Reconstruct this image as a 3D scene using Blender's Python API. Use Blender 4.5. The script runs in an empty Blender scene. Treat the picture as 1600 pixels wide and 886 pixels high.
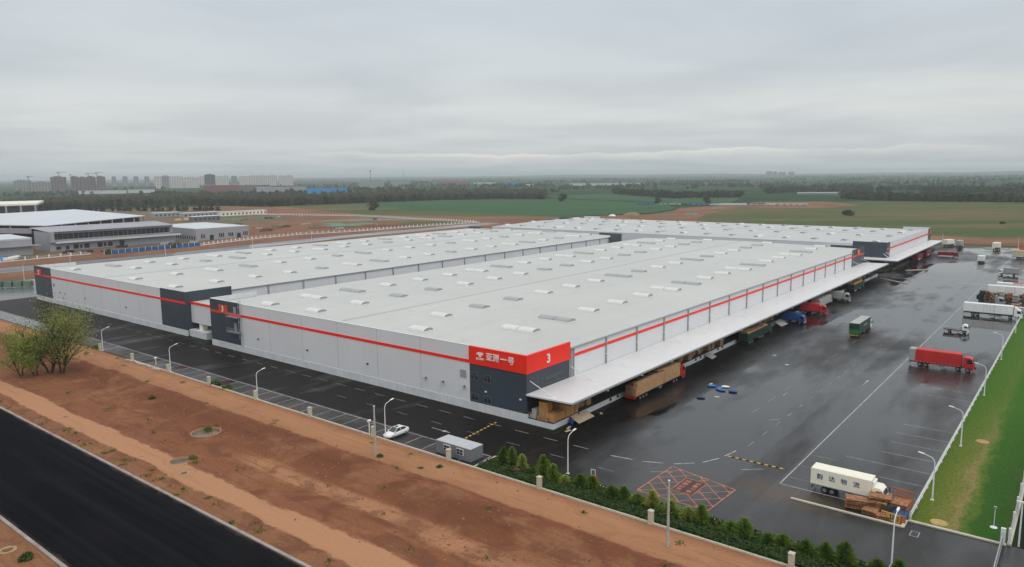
import bpy, bmesh, math, random
import numpy as np
from mathutils import Vector, Matrix
R = math.radians
random.seed(7)
rng = np.random.default_rng(11)
sc = bpy.context.scene
COL = sc.collection
ORD = ['first', 'second', 'third', 'fourth', 'fifth', 'sixth', 'seventh', 'eighth', 'ninth', 'tenth', 'eleventh', 'twelfth',
       'thirteenth', 'fourteenth', 'fifteenth', 'sixteenth', 'seventeenth', 'eighteenth', 'nineteenth', 'twentieth',
       'twenty-first', 'twenty-second', 'twenty-third', 'twenty-fourth', 'twenty-fifth', 'twenty-sixth']

# ------------------------------------------------------------------ camera (X runs along the dock side, Y along the front wall)
CAM = Vector((-103.49, -78.75, 45.0))
YAW, PITCH, ROLL, FOC = R(38.3555), R(8.3964), R(-0.5084), 1155.4
f_ = Vector((math.cos(YAW) * math.cos(PITCH), math.sin(YAW) * math.cos(PITCH), -math.sin(PITCH)))
r_ = Vector((math.sin(YAW), -math.cos(YAW), 0)); u_ = r_.cross(f_)
rr = math.cos(ROLL) * r_ + math.sin(ROLL) * u_
uu = -math.sin(ROLL) * r_ + math.cos(ROLL) * u_
cam = bpy.data.cameras.new('camera'); co = bpy.data.objects.new('camera', cam); COL.objects.link(co)
m = Matrix((rr, uu, -f_)).transposed().to_4x4(); m.translation = CAM
co.matrix_world = m
cam.sensor_width = 36; cam.lens = FOC / 1600 * 36
cam.clip_start = 1; cam.clip_end = 60000
sc.camera = co

def bearing(px):
    "horizontal unit direction seen in the survey at picture column px"
    d = f_ + (px - 800) / FOC * rr + (443 - 275) / FOC * uu
    d.z = 0
    return d.normalized()

def afar(px, dist, off=0.0):
    d = bearing(px)
    return Vector((CAM.x, CAM.y, 0)) + d * dist + Vector((-d.y, d.x, 0)) * off

# ------------------------------------------------------------------ materials
M = {}
def nodes_of(name):
    mt = bpy.data.materials.new(name); mt.use_nodes = True
    nt = mt.node_tree
    return mt, nt, nt.nodes, nt.links, nt.nodes['Principled BSDF']

def noise(N, L, vec, scale, detail=4, rough=.55, dist=0.0):
    n = N.new('ShaderNodeTexNoise'); n.inputs['Scale'].default_value = scale
    n.inputs['Detail'].default_value = detail; n.inputs['Roughness'].default_value = rough
    n.inputs['Distortion'].default_value = dist
    if vec is not None: L.new(vec, n.inputs['Vector'])
    return n.outputs['Fac']

def ramp(N, L, fac, stops, interp='LINEAR'):
    r = N.new('ShaderNodeValToRGB'); r.color_ramp.interpolation = interp
    el = r.color_ramp.elements
    while len(el) > 1: el.remove(el[-1])
    for i, (p, c) in enumerate(stops):
        e = el[0] if i == 0 else el.new(p)
        e.position = p
        e.color = (c, c, c, 1) if isinstance(c, (int, float)) else (*c, 1)
    L.new(fac, r.inputs['Fac'])
    return r.outputs['Color']

def mapping(N, L, vec, scale=(1, 1, 1), rot=(0, 0, 0)):
    mp = N.new('ShaderNodeMapping'); mp.inputs['Scale'].default_value = scale; mp.inputs['Rotation'].default_value = rot
    L.new(vec, mp.inputs['Vector']); return mp.outputs['Vector']

def mix(N, L, fac, a, b, mode='MIX'):
    x = N.new('ShaderNodeMix'); x.data_type = 'RGBA'; x.blend_type = mode
    for i, v in ((0, fac), (6, a), (7, b)):
        s = x.inputs[i]
        if isinstance(v, (int, float)): s.default_value = v if i == 0 else (v, v, v, 1)
        elif isinstance(v, tuple): s.default_value = (*v, 1)
        else: L.new(v, s)
    return x.outputs[2]

def mth(N, L, op, a, b=0.0, c=None):
    x = N.new('ShaderNodeMath'); x.operation = op
    for i, v in enumerate((a, b, c)):
        if v is None: continue
        if isinstance(v, (int, float)): x.inputs[i].default_value = v
        else: L.new(v, x.inputs[i])
    return x.outputs[0]

def pos(N): return N.new('ShaderNodeNewGeometry').outputs['Position']
def obco(N): return N.new('ShaderNodeTexCoord').outputs['Object']

def plain(name, col, rough=.55, spec=.4, var=.12, scale=.8, metal=0.0, streak=0.0, bump=0.0, bscale=8, grime=None):
    mt, nt, N, L, b = nodes_of(name)
    v = obco(N)
    n = noise(N, L, v, scale, 5)
    lo = tuple(c * (1 - var) for c in col); hi = tuple(min(1, c * (1 + var)) for c in col)
    c = ramp(N, L, n, [(.3, lo), (.7, hi)])
    if streak:
        s = noise(N, L, mapping(N, L, v, (1.6, 1.6, .08)), 1.0, 4)
        c = mix(N, L, ramp(N, L, s, [(.45, 0.0), (.75, streak)]), c, tuple(q * .55 for q in col))
    if grime:
        g = noise(N, L, v, grime[0], 6, .7)
        c = mix(N, L, ramp(N, L, g, [(.5, 0.0), (.72, grime[1])]), c, grime[2])
    L.new(c, b.inputs['Base Color'])
    b.inputs['Roughness'].default_value = rough; b.inputs['Metallic'].default_value = metal
    b.inputs['Specular IOR Level'].default_value = spec
    if bump:
        bp = N.new('ShaderNodeBump'); bp.inputs['Strength'].default_value = bump; bp.inputs['Distance'].default_value = .05
        L.new(noise(N, L, v, bscale, 6), bp.inputs['Height']); L.new(bp.outputs['Normal'], b.inputs['Normal'])
    M[name] = mt
    return mt

plain('wall_joint', (.40, .41, .44), .6, .2, .05)
plain('wall_panel', (.71, .715, .73), .5, .3, .04, .10, streak=.07, grime=(.05, .22, (.60, .60, .60)))
plain('plinth', (.66, .68, .69), .7, .2, .08, .3, streak=.3, grime=(.4, .3, (.45, .44, .41)))
plain('slate_panel', (.045, .062, .082), .45, .4, .10, .2)
plain('red_panel', (.93, .030, .012), .4, .35, .04, .2)
plain('white_letter', (.82, .82, .80), .5, .4, .03)
plain('trim_grey', (.32, .33, .34), .5, .4, .08)
plain('white_metal', (.74, .75, .76), .45, .4, .05, .2, grime=(.05, .25, (.55, .56, .57)))
plain('canopy_white', (.71, .71, .70), .4, .4, .04, .05, grime=(.09, .30, (.52, .53, .54)))
plain('galvanised', (.42, .43, .44), .4, .5, .1, metal=.5)
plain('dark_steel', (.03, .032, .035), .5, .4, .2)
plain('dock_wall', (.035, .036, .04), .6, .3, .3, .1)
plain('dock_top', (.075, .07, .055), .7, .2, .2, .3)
plain('concrete', (.42, .41, .37), .8, .2, .12, .6, bump=.2)
plain('beige_concrete', (.52, .48, .38), .85, .2, .1, .6)
plain('kerb_stone', (.34, .30, .275), .85, .2, .2, .4, grime=(.35, .7, (.24, .13, .09)))
plain('rubber', (.018, .018, .02), .8, .3, .2)
plain('hub', (.25, .25, .26), .45, .5, .2, metal=.5)
plain('cream_paint', (.88, .84, .69), .4, .5, .05)
plain('white_paint', (.84, .84, .82), .35, .5, .05, grime=(.6, .2, (.5, .5, .48)))
plain('red_paint', (.50, .012, .016), .35, .5, .08)
plain('red_tarp', (.52, .022, .02), .5, .4, .14, .5)
plain('crimson_paint', (.20, .007, .012), .35, .5, .1)
plain('orange_red', (.62, .07, .03), .45, .4, .1)
plain('green_dark', (.012, .05, .037), .4, .5, .25, .5)
plain('green_bright', (.022, .17, .025), .5, .4, .35, 1.2)
plain('blue_paint', (.015, .075, .28), .45, .4, .15)
plain('blue_bag', (.02, .17, .42), .4, .5, .15)
plain('navy_bag', (.03, .05, .14), .4, .5, .15)
plain('grey_paint', (.33, .34, .35), .4, .5, .08)
plain('silver_tarp', (.40, .40, .37), .55, .4, .12, .6)
plain('tan_box', (.60, .50, .34), .5, .4, .08)
plain('carton', (.42, .25, .13), .8, .2, .16, 1.0)
plain('carton_orange', (.52, .27, .095), .8, .2, .16, .9, grime=(.5, .4, (.36, .18, .07)))
plain('carton_dim', (.30, .19, .11), .8, .2, .2, 1.0)
plain('timber', (.22, .088, .042), .8, .2, .45, 2.2)
plain('timber_pale', (.35, .17, .085), .8, .2, .4, 2.2)
plain('plywood', (.55, .44, .29), .7, .2, .12, 1.0)
plain('blue_letter', (.05, .07, .22), .5, .3, .05)
plain('yellow_paint', (.62, .36, .06), .6, .3, .12)
plain('orange_plastic', (.68, .14, .04), .5, .4, .1)
plain('line_paint', (.42, .42, .40), .6, .3, .35, 1.4, grime=(.5, .9, (.06, .058, .056)))
plain('lane_dash', (.24, .235, .22), .7, .2, .35, 1.4, grime=(.4, .95, (.03, .028, .026)))
plain('line_faint', (.22, .22, .22), .5, .3, .4, .5)
plain('yellow_line', (.42, .40, .14), .5, .3, .3, .5)
plain('hatch_paint', (.46, .17, .085), .6, .3, .3, .9, grime=(.55, .75, (.16, .075, .05)))
plain('hatch_panel', (.055, .026, .022), .5, .3, .15)
plain('cabin_wall', (.17, .18, .19), .5, .3, .08)
plain('cabin_roof', (.48, .50, .51), .5, .3, .06)
plain('hoarding_blue', (.03, .12, .34), .5, .3, .3, .4)
plain('sheet_blue', (.03, .28, .60), .5, .3, .1, .1)
plain('site_wall', (.36, .36, .39), .7, .2, .10, .08, streak=.3)
plain('site_roof', (.58, .61, .64), .4, .4, .05, .04)
plain('site_dark', (.025, .03, .032), .6, .3, .3)
plain('net_green', (.12, .24, .17), .8, .1, .4, .12, grime=(.09, .85, (.20, .12, .08)))
plain('rust_roof', (.28, .10, .07), .8, .2, .2, .05)
plain('tower_white', (.60, .58, .54), .8, .2, .05, .02)
plain('tower_grey', (.30, .30, .31), .8, .2, .06, .02)
plain('tower_brown', (.20, .15, .135), .8, .2, .12, .02)
plain('tower_dark', (.07, .065, .085), .6, .3, .1, .02)
plain('brick_red', (.20, .075, .06), .8, .2, .15, .02)
plain('tarp_blue', (.02, .075, .17), .5, .3, .2)
plain('window_frame', (.13, .14, .15), .5, .4, .1)
plain('orange_rail', (.42, .13, .05), .6, .3, .2)
plain('clod', (.24, .11, .06), .95, .1, .35, .6)
plain('ochre_cover', (.46, .33, .13), .8, .2, .25, 1.2)
plain('well_rim', (.36, .25, .155), .9, .1, .2, 1.0)
plain('well_floor', (.22, .185, .14), .9, .1, .25, .8)
plain('bark', (.06, .05, .04), .9, .1, .3, 2)
plain('spoil', (.26, .17, .10), .95, .1, .3, .5)

def glass(name, col, rough=.08):
    mt, nt, N, L, b = nodes_of(name)
    c = ramp(N, L, noise(N, L, obco(N), .9, 2), [(.35, tuple(q * .5 for q in col)), (.65, col)])
    L.new(c, b.inputs['Base Color']); b.inputs['Roughness'].default_value = rough
    b.inputs['Specular IOR Level'].default_value = .7
    M[name] = mt
glass('window_glass', (.03, .04, .045)); glass('vehicle_glass', (.012, .016, .018)); glass('car_glass', (.03, .06, .055))

# roofs: pale membrane, faint weathering and lap seams
def roof_mat(name, col, axis):
    mt, nt, N, L, b = nodes_of(name)
    p = pos(N)
    c = ramp(N, L, noise(N, L, p, .018, 6, .6), [(.3, tuple(q * .93 for q in col)), (.7, tuple(q * 1.05 for q in col))])
    st = noise(N, L, mapping(N, L, p, (.02, .25, 1) if axis == 'y' else (.25, .02, 1)), 1.0, 5, .65)
    c = mix(N, L, ramp(N, L, st, [(.45, 0.0), (.75, .26)]), c, tuple(q * .78 for q in col))
    sp = noise(N, L, p, .22, 6, .7)
    c = mix(N, L, ramp(N, L, sp, [(.56, 0.0), (.74, .35)]), c, tuple(q * .70 for q in col))
    sx = N.new('ShaderNodeSeparateXYZ'); L.new(p, sx.inputs[0])
    w = mth(N, L, 'FRACT', mth(N, L, 'MULTIPLY', sx.outputs[0 if axis == 'y' else 1], 1 / 2.2))
    seam = mth(N, L, 'MULTIPLY', mth(N, L, 'LESS_THAN', w, .06), .22)
    c = mix(N, L, seam, c, tuple(q * .6 for q in col))
    L.new(c, b.inputs['Base Color']); b.inputs['Roughness'].default_value = .55
    b.inputs['Specular IOR Level'].default_value = .25
    M[name] = mt
roof_mat('roof_membrane', (.545, .55, .515), 'y')
roof_mat('roof_membrane_far', (.52, .53, .51), 'x')

def skylight_mat(name, col):
    mt, nt, N, L, b = nodes_of(name)
    v = obco(N)
    c = ramp(N, L, noise(N, L, v, .9, 4), [(.3, tuple(q * .9 for q in col)), (.7, col)])
    sx = N.new('ShaderNodeSeparateXYZ'); L.new(v, sx.inputs[0])
    w = mth(N, L, 'FRACT', mth(N, L, 'MULTIPLY', sx.outputs[1], 1 / 1.22))
    c = mix(N, L, mth(N, L, 'MULTIPLY', mth(N, L, 'LESS_THAN', w, .07), .35), c, tuple(q * .5 for q in col))
    L.new(c, b.inputs['Base Color']); b.inputs['Roughness'].default_value = .35
    M[name] = mt
skylight_mat('skylight_white', (.72, .72, .68)); skylight_mat('skylight_grey', (.38, .39, .38))

# wet asphalt: dull tar, smoother darker wet zones and standing water that mirrors what stands there
def asphalt(name, c0, c1, wet, dry_rough=.42, bands=False, wscale=.02, spec=.35):
    mt, nt, N, L, b = nodes_of(name)
    p = pos(N)
    flat = mapping(N, L, p, (1, 1, 0))
    big = noise(N, L, mapping(N, L, flat, (.35, 1, 1)), .045, 5, .6)
    fine = noise(N, L, flat, 1.3, 6, .7)
    c = mix(N, L, big, c0, c1)
    c = mix(N, L, mth(N, L, 'MULTIPLY', fine, .35), c, tuple(q * 1.7 for q in c0))
    sx = N.new('ShaderNodeSeparateXYZ'); L.new(p, sx.inputs[0])
    wn = noise(N, L, mapping(N, L, flat, (.55, 1.25, 1)), wscale, 5, .55, .6)
    wn2 = noise(N, L, mapping(N, L, flat, (.4, 1.2, 1)), .16, 4, .55)
    w = mth(N, L, 'ADD', mth(N, L, 'MULTIPLY', wn, .75), mth(N, L, 'MULTIPLY', wn2, .25))
    if bands: w = mth(N, L, 'MULTIPLY_ADD', mth(N, L, 'SUBTRACT', w, .5), 1.9, .5)
    if bands:   # black lane surfacing, with dock shade and reflection painted in, fading to worn yard
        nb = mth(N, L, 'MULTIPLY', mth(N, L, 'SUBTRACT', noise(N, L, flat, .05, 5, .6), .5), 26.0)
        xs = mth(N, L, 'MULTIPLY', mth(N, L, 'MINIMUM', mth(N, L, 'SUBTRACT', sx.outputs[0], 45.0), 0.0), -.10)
        past_lane_shade = ramp(N, L, mth(N, L, 'MULTIPLY_ADD', mth(N, L, 'ADD', mth(N, L, 'ADD', sx.outputs[1], nb), xs), -1 / 40.0, -.22), [(.02, 0.0), (.42, 1.0)])
        c = mix(N, L, past_lane_shade, mix(N, L, big, (.0055, .0048, .0042), (.010, .009, .0082)), c)
    if bands:   # the darker strip, darker strip laid along the truck bays, and the silt washed over the corner
        wob = mth(N, L, 'MULTIPLY', mth(N, L, 'SUBTRACT', noise(N, L, flat, .05, 3), .5), 2.0)
        yy = mth(N, L, 'ADD', sx.outputs[1], wob)
        strip = ramp(N, L, mth(N, L, 'MULTIPLY_ADD', yy, 1 / 20.0, 2.7), [(.44, 0.0), (.455, 1.0), (.70, 1.0), (.715, 0.0)])
        c = mix(N, L, mth(N, L, 'MULTIPLY', strip, .6), c, tuple(q * .45 for q in c0))
        dx = mth(N, L, 'SUBTRACT', sx.outputs[0], -2.0); dy = mth(N, L, 'SUBTRACT', sx.outputs[1], -47.0)
        r2 = mth(N, L, 'SQRT', mth(N, L, 'ADD', mth(N, L, 'MULTIPLY', dx, dx), mth(N, L, 'MULTIPLY', mth(N, L, 'MULTIPLY', dy, dy), .35)))
        sl = mth(N, L, 'ADD', mth(N, L, 'MULTIPLY', r2, .09), mth(N, L, 'MULTIPLY', noise(N, L, flat, .22, 6, .65), .9))
        silt = ramp(N, L, sl, [(.55, .85), (.95, 0.0)])
        c = mix(N, L, silt, c, (.10, .068, .046))
        # joint lines of the paving runs
        j = mth(N, L, 'FRACT', mth(N, L, 'MULTIPLY', sx.outputs[1], 1 / 7.0))
        c = mix(N, L, mth(N, L, 'MULTIPLY', mth(N, L, 'LESS_THAN', j, .018), .3), c, tuple(q * 3.0 for q in c0))
        # the yard falls away from the docks: rain gathers in the truck bays and at the far end
        fall = ramp(N, L, mth(N, L, 'MULTIPLY_ADD', sx.outputs[1], -1 / 65.0, 0.0), [(.06, 0.0), (.36, .54), (.66, .68), (.74, 1.0)])
        farx = ramp(N, L, mth(N, L, 'MULTIPLY', sx.outputs[0], 1 / 420.0), [(.0, .0), (.12, .35), (.5, .8), (1, 1.0)])
        wetness = mth(N, L, 'MULTIPLY', fall, mth(N, L, 'ADD', .55, mth(N, L, 'MULTIPLY', farx, .45)))
        w = mth(N, L, 'ADD', w, mth(N, L, 'SUBTRACT', mth(N, L, 'MULTIPLY', wetness, .30), .17))
        w = mth(N, L, 'SUBTRACT', w, mth(N, L, 'MULTIPLY', silt, .2))
        w = mth(N, L, 'SUBTRACT', w, mth(N, L, 'MULTIPLY', strip, .06))
        w = mth(N, L, 'SUBTRACT', w, mth(N, L, 'MULTIPLY', mth(N, L, 'SUBTRACT', 1.0, past_lane_shade), .10))
    pud = ramp(N, L, w, [(wet, 0.0), (wet + .05, 1.0)])
    film = ramp(N, L, w, [(wet - .22, 0.0), (wet + .02, 1.0)])
    rg = mix(N, L, film, dry_rough, .17)
    rg = mix(N, L, pud, rg, .03)
    c = mix(N, L, mth(N, L, 'MULTIPLY', film, .35), c, tuple(q * .6 for q in c0))
    L.new(c, b.inputs['Base Color']); L.new(rg, b.inputs['Roughness'])
    sp_ = mix(N, L, past_lane_shade, .10, spec) if bands else spec
    L.new(mix(N, L, film, sp_, .47), b.inputs['Specular IOR Level'])
    bp = N.new('ShaderNodeBump'); bp.inputs['Distance'].default_value = .01
    L.new(mth(N, L, 'MULTIPLY', mth(N, L, 'SUBTRACT', 1.0, pud), .22), bp.inputs['Strength'])
    L.new(noise(N, L, flat, 6, 4), bp.inputs['Height']); L.new(bp.outputs['Normal'], b.inputs['Normal'])
    M[name] = mt
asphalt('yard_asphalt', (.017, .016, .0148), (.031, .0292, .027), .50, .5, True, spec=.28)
asphalt('lane_asphalt', (.009, .0083, .0078), (.016, .015, .014), .66, .7, spec=.12)
asphalt('bay_asphalt', (.014, .012, .0115), (.034, .031, .030), .58, .6, False, .06, spec=.15)
asphalt('road_asphalt', (.0040, .0043, .0058), (.0072, .0076, .0098), .90, .95, spec=.02)
def road_wear():
    nt = M['road_asphalt'].node_tree; N, L = nt.nodes, nt.links; b = N['Principled BSDF']
    src = b.inputs['Base Color'].links[0].from_socket
    p = pos(N); sx = N.new('ShaderNodeSeparateXYZ'); L.new(p, sx.inputs[0]); flat = mapping(N, L, p, (1, 1, 0))
    lane = noise(N, L, mapping(N, L, flat, (1.3, .015, 1)), .55, 4, .6)
    c = mix(N, L, ramp(N, L, lane, [(.45, 0.0), (.62, .8)]), src, (.0135, .014, .0170))
    c = mix(N, L, ramp(N, L, noise(N, L, mapping(N, L, flat, (1, .25, 1)), .16, 6, .65, .6), [(.5, 0.0), (.66, .5)]), c, (.012, .012, .0135))
    e1 = mth(N, L, 'ABSOLUTE', mth(N, L, 'ADD', sx.outputs[0], 64.1))
    ed = mth(N, L, 'ADD', e1, mth(N, L, 'MULTIPLY', mth(N, L, 'SUBTRACT', noise(N, L, mapping(N, L, flat, (1, .3, 1)), .5, 6, .7), .5), 2.2))
    c = mix(N, L, ramp(N, L, mth(N, L, 'MULTIPLY', ed, .1), [(.80, 0.0), (.87, .75)]), c, (.11, .07, .052))
    c = mix(N, L, ramp(N, L, noise(N, L, flat, 1.9, 3, .6), [(.80, 0.0), (.81, .8)]), c, (.16, .13, .11))
    L.new(c, b.inputs['Base Color'])
road_wear()
asphalt('apron_concrete', (.10, .10, .10), (.17, .17, .17), .55, .4)
asphalt('back_road', (.08, .08, .085), (.13, .13, .135), .55, .4)

# the red-earth verge: sandy tracks run along Y between rough darker soil
def verge_mat():
    mt, nt, N, L, b = nodes_of('verge_earth')
    p = pos(N); sx = N.new('ShaderNodeSeparateXYZ'); L.new(p, sx.inputs[0])
    flat = mapping(N, L, p, (1, 1, 0))
    w1 = mth(N, L, 'MULTIPLY', mth(N, L, 'SUBTRACT', noise(N, L, mapping(N, L, flat, (1, .45, 1)), .13, 4, .6), .5), 3.4)
    w2 = mth(N, L, 'MULTIPLY', mth(N, L, 'SUBTRACT', noise(N, L, mapping(N, L, flat, (1, .5, 1)), .8, 5, .65), .5), 1.5)
    x = mth(N, L, 'ADD', sx.outputs[0], mth(N, L, 'ADD', w1, w2))
    fx = mth(N, L, 'MULTIPLY_ADD', x, 1 / 36.0, 56 / 36.0)     # 0 at x=-56, 1 at x=-20
    def q(v): return (v + 56) / 36
    soil, sand, dark = (.235, .095, .042), (.44, .225, .122), (.155, .057, .026)
    c = ramp(N, L, fx, [(q(-55.6), (.26, .125, .062)), (q(-52.0), (.25, .11, .058)), (q(-51.7), sand), (q(-48.0), sand), (q(-47.6), (.25, .10, .054)),
                        (q(-42.0), soil), (q(-39.8), (.23, .09, .043)), (q(-33.5), dark), (q(-29.0), (.21, .077, .04)),
                        (q(-28.5), (.37, .18, .092)), (q(-24), (.41, .205, .105)), (q(-21.6), (.29, .135, .07))])
    trk = mth(N, L, 'MULTIPLY', ramp(N, L, fx, [(q(-43.2), 0.0), (q(-42.4), 1.0), (q(-39.8), .95), (q(-38.6), 0.0)]), ramp(N, L, mth(N, L, 'MULTIPLY_ADD', sx.outputs[1], -1 / 60.0, .5), [(.0, 0.06), (.14, 1.0)]))
    c = mix(N, L, trk, c, (.41, .20, .105))
    onsand = ramp(N, L, fx, [(q(-52.0), 0.0), (q(-51.7), 1.0), (q(-48.0), 1.0), (q(-47.6), 0.0), (q(-28.9), 0.0), (q(-28.4), .7)])
    rough_ = mth(N, L, 'SUBTRACT', 1.0, onsand)
    patch = noise(N, L, flat, .075, 6, .62, .5)
    c = mix(N, L, mth(N, L, 'MULTIPLY', ramp(N, L, patch, [(.50, 0.0), (.60, .62)]), rough_), c, (.32, .150, .076))
    patch2 = noise(N, L, mapping(N, L, flat, (1, .6, 1)), .21, 6, .68, .8)
    c = mix(N, L, mth(N, L, 'MULTIPLY', ramp(N, L, patch2, [(.50, 0.0), (.60, .6)]), rough_), c, (.135, .052, .028))
    rut = noise(N, L, mapping(N, L, flat, (1.5, .06, 1)), .9, 5, .62, .5)
    c = mix(N, L, mth(N, L, 'MULTIPLY', ramp(N, L, rut, [(.52, 0.0), (.66, .5)]), mth(N, L, 'ADD', .25, mth(N, L, 'MULTIPLY', rough_, .75))), c, (.16, .063, .034))
    gr = noise(N, L, flat, 2.4, 8, .78)
    c = mix(N, L, mth(N, L, 'MULTIPLY', ramp(N, L, gr, [(.36, .42), (.54, 0.0)]), mth(N, L, 'ADD', .3, mth(N, L, 'MULTIPLY', rough_, .7))), c, (.12, .048, .028))
    gg = noise(N, L, flat, .33, 7, .72)
    c = mix(N, L, mth(N, L, 'MULTIPLY', ramp(N, L, gg, [(.63, 0.0), (.74, .6)]), rough_), c, (.11, .105, .032))
    L.new(c, b.inputs['Base Color']); b.inputs['Roughness'].default_value = .95; b.inputs['Specular IOR Level'].default_value = .1
    bp = N.new('ShaderNodeBump'); bp.inputs['Distance'].default_value = .12
    L.new(mth(N, L, 'ADD', .12, mth(N, L, 'MULTIPLY', rough_, .55)), bp.inputs['Strength'])
    L.new(mth(N, L, 'ADD', rut, noise(N, L, flat, 1.1, 8, .7)), bp.inputs['Height']); L.new(bp.outputs['Normal'], b.inputs['Normal'])
    M['verge_earth'] = mt
verge_mat()

def patchy(name, stops, scale, rough=.95, fine=None, stretch=(1, 1, 1), bump=0.0, rot=0.0):
    mt, nt, N, L, b = nodes_of(name)
    flat = mapping(N, L, mapping(N, L, pos(N), (1, 1, 0), (0, 0, -rot)), (stretch[0], stretch[1], 0))
    c = ramp(N, L, noise(N, L, flat, scale, 8, .65, .4), stops)
    if fine:
        g = noise(N, L, flat, fine[0], 8, .75)
        c = mix(N, L, ramp(N, L, g, [(.42, fine[1]), (.62, 0.0)]), c, fine[2])
    L.new(c, b.inputs['Base Color']); b.inputs['Roughness'].default_value = rough; b.inputs['Specular IOR Level'].default_value = .1
    if bump:
        bp = N.new('ShaderNodeBump'); bp.inputs['Strength'].default_value = bump; bp.inputs['Distance'].default_value = .2
        L.new(noise(N, L, flat, 3, 8, .7), bp.inputs['Height']); L.new(bp.outputs['Normal'], b.inputs['Normal'])
    M[name] = mt
def lawn_mat():
    mt, nt, N, L, b = nodes_of('lawn')
    p = pos(N); sx = N.new('ShaderNodeSeparateXYZ'); L.new(p, sx.inputs[0]); flat = mapping(N, L, p, (1, 1, 0))
    n1 = mth(N, L, 'MULTIPLY', mth(N, L, 'SUBTRACT', noise(N, L, mapping(N, L, flat, (.4, 1, 1)), .25, 6, .7), .5), 6.0)
    f = mth(N, L, 'MULTIPLY_ADD', mth(N, L, 'ADD', sx.outputs[1], n1), -1 / 11.0, -62.6 / 11.0)   # 0 at the yard, 1 at the boundary
    c = ramp(N, L, f, [(.0, (.105, .155, .018)), (.22, (.145, .175, .026)), (.38, (.20, .19, .045)), (.46, (.29, .22, .09)), (.54, (.12, .17, .028)), (.62, (.040, .112, .013)), (.9, (.032, .095, .012)), (1, (.06, .10, .02))])
    far = ramp(N, L, mth(N, L, 'MULTIPLY', sx.outputs[0], 1 / 140.0), [(.15, 0.0), (.5, .8)])
    c = mix(N, L, far, c, (.055, .155, .014))
    c = mix(N, L, ramp(N, L, noise(N, L, flat, 2.2, 8, .75), [(.40, .55), (.60, 0.0)]), c, (.022, .055, .010))
    c = mix(N, L, ramp(N, L, noise(N, L, flat, .7, 6, .7), [(.60, 0.0), (.75, .5)]), c, (.16, .16, .05))
    L.new(c, b.inputs['Base Color']); b.inputs['Roughness'].default_value = .95; b.inputs['Specular IOR Level'].default_value = .1
    bp = N.new('ShaderNodeBump'); bp.inputs['Strength'].default_value = .5; bp.inputs['Distance'].default_value = .1
    L.new(noise(N, L, flat, 5, 6, .7), bp.inputs['Height']); L.new(bp.outputs['Normal'], b.inputs['Normal'])
    M['lawn'] = mt
lawn_mat()
patchy('hedge_floor', [(.3, (.03, .07, .014)), (.6, (.05, .11, .018)), (.8, (.09, .13, .03))], .5, fine=(2.5, .5, (.012, .03, .01)), bump=.6)
patchy('red_earth', [(.3, (.165, .075, .045)), (.5, (.235, .115, .065)), (.7, (.33, .19, .115))], .018, fine=(.25, .5, (.13, .07, .04)), stretch=(1, 1.0, 1))
patchy('dark_earth', [(.3, (.11, .048, .030)), (.7, (.17, .075, .045))], .05)
patchy('site_ground', [(.3, (.15, .075, .045)), (.45, (.22, .13, .08)), (.55, (.13, .12, .06)), (.72, (.30, .21, .14))], .016, fine=(.2, .5, (.10, .09, .05)))
patchy('crop', [(.35, (.030, .090, .034)), (.6, (.045, .115, .040)), (.75, (.06, .12, .045))], .012, fine=(.15, .45, (.025, .07, .028)), stretch=(.3, 1.5, 1), rot=R(128))
patchy('meadow', [(.30, (.045, .088, .022)), (.44, (.070, .105, .028)), (.52, (.105, .115, .038)), (.58, (.20, .125, .065)), (.62, (.085, .11, .032)), (.72, (.05, .10, .028)), (.8, (.15, .12, .05))], .0085, fine=(.12, .45, (.05, .065, .022)), stretch=(.35, 1.7, 1), rot=R(128))

def plain_country():
    mt, nt, N, L, b = nodes_of('countryside')
    flat = mapping(N, L, pos(N), (1, 1, 0))
    v = N.new('ShaderNodeTexVoronoi'); v.inputs['Scale'].default_value = .0022; v.inputs['Randomness'].default_value = .9
    wv = noise(N, L, flat, .004, 3)
    L.new(mapping(N, L, flat, (1.0, .45, 1), (0, 0, .5)), v.inputs['Vector'])
    c = ramp(N, L, v.outputs['Color'], [(.0, (.042, .085, .040)), (.3, (.034, .090, .040)), (.5, (.060, .095, .045)), (.7, (.050, .080, .042)), (.86, (.10, .085, .06)), (.93, (.045, .11, .05))], 'CONSTANT')
    n = noise(N, L, flat, .006, 8, .7)
    c = mix(N, L, ramp(N, L, n, [(.45, 0.0), (.6, .7)]), c, (.032, .048, .028))
    n2 = noise(N, L, flat, .05, 6, .7)
    c = mix(N, L, ramp(N, L, n2, [(.4, .5), (.6, 0.0)]), c, (.03, .042, .026))
    L.new(c, b.inputs['Base Color']); b.inputs['Roughness'].default_value = 1; b.inputs['Specular IOR Level'].default_value = .0
    M['countryside'] = mt
plain_country()

def leafmat(name, a, c_, bcol, scale=.25, trans=.25, rnd=.5):
    mt, nt, N, L, b = nodes_of(name)
    n = noise(N, L, pos(N), scale, 4, .6)
    oi = N.new('ShaderNodeObjectInfo')
    fac = mth(N, L, 'ADD', n, mth(N, L, 'MULTIPLY', mth(N, L, 'SUBTRACT', oi.outputs['Random'], .5), rnd))
    c = ramp(N, L, fac, [(.25, a), (.5, c_), (.78, bcol)])
    L.new(c, b.inputs['Base Color']); b.inputs['Roughness'].default_value = .7; b.inputs['Specular IOR Level'].default_value = .2
    tr = N.new('ShaderNodeBsdfTranslucent'); L.new(c, tr.inputs['Color'])
    ms = N.new('ShaderNodeMixShader'); ms.inputs[0].default_value = trans
    L.new(b.outputs[0], ms.inputs[1]); L.new(tr.outputs[0], ms.inputs[2])
    L.new(ms.outputs[0], N['Material Output'].inputs['Surface'])
    M[name] = mt
leafmat('leaf_wood', (.026, .050, .018), (.044, .074, .026), (.10, .098, .046), .03, .3, .7)
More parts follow.
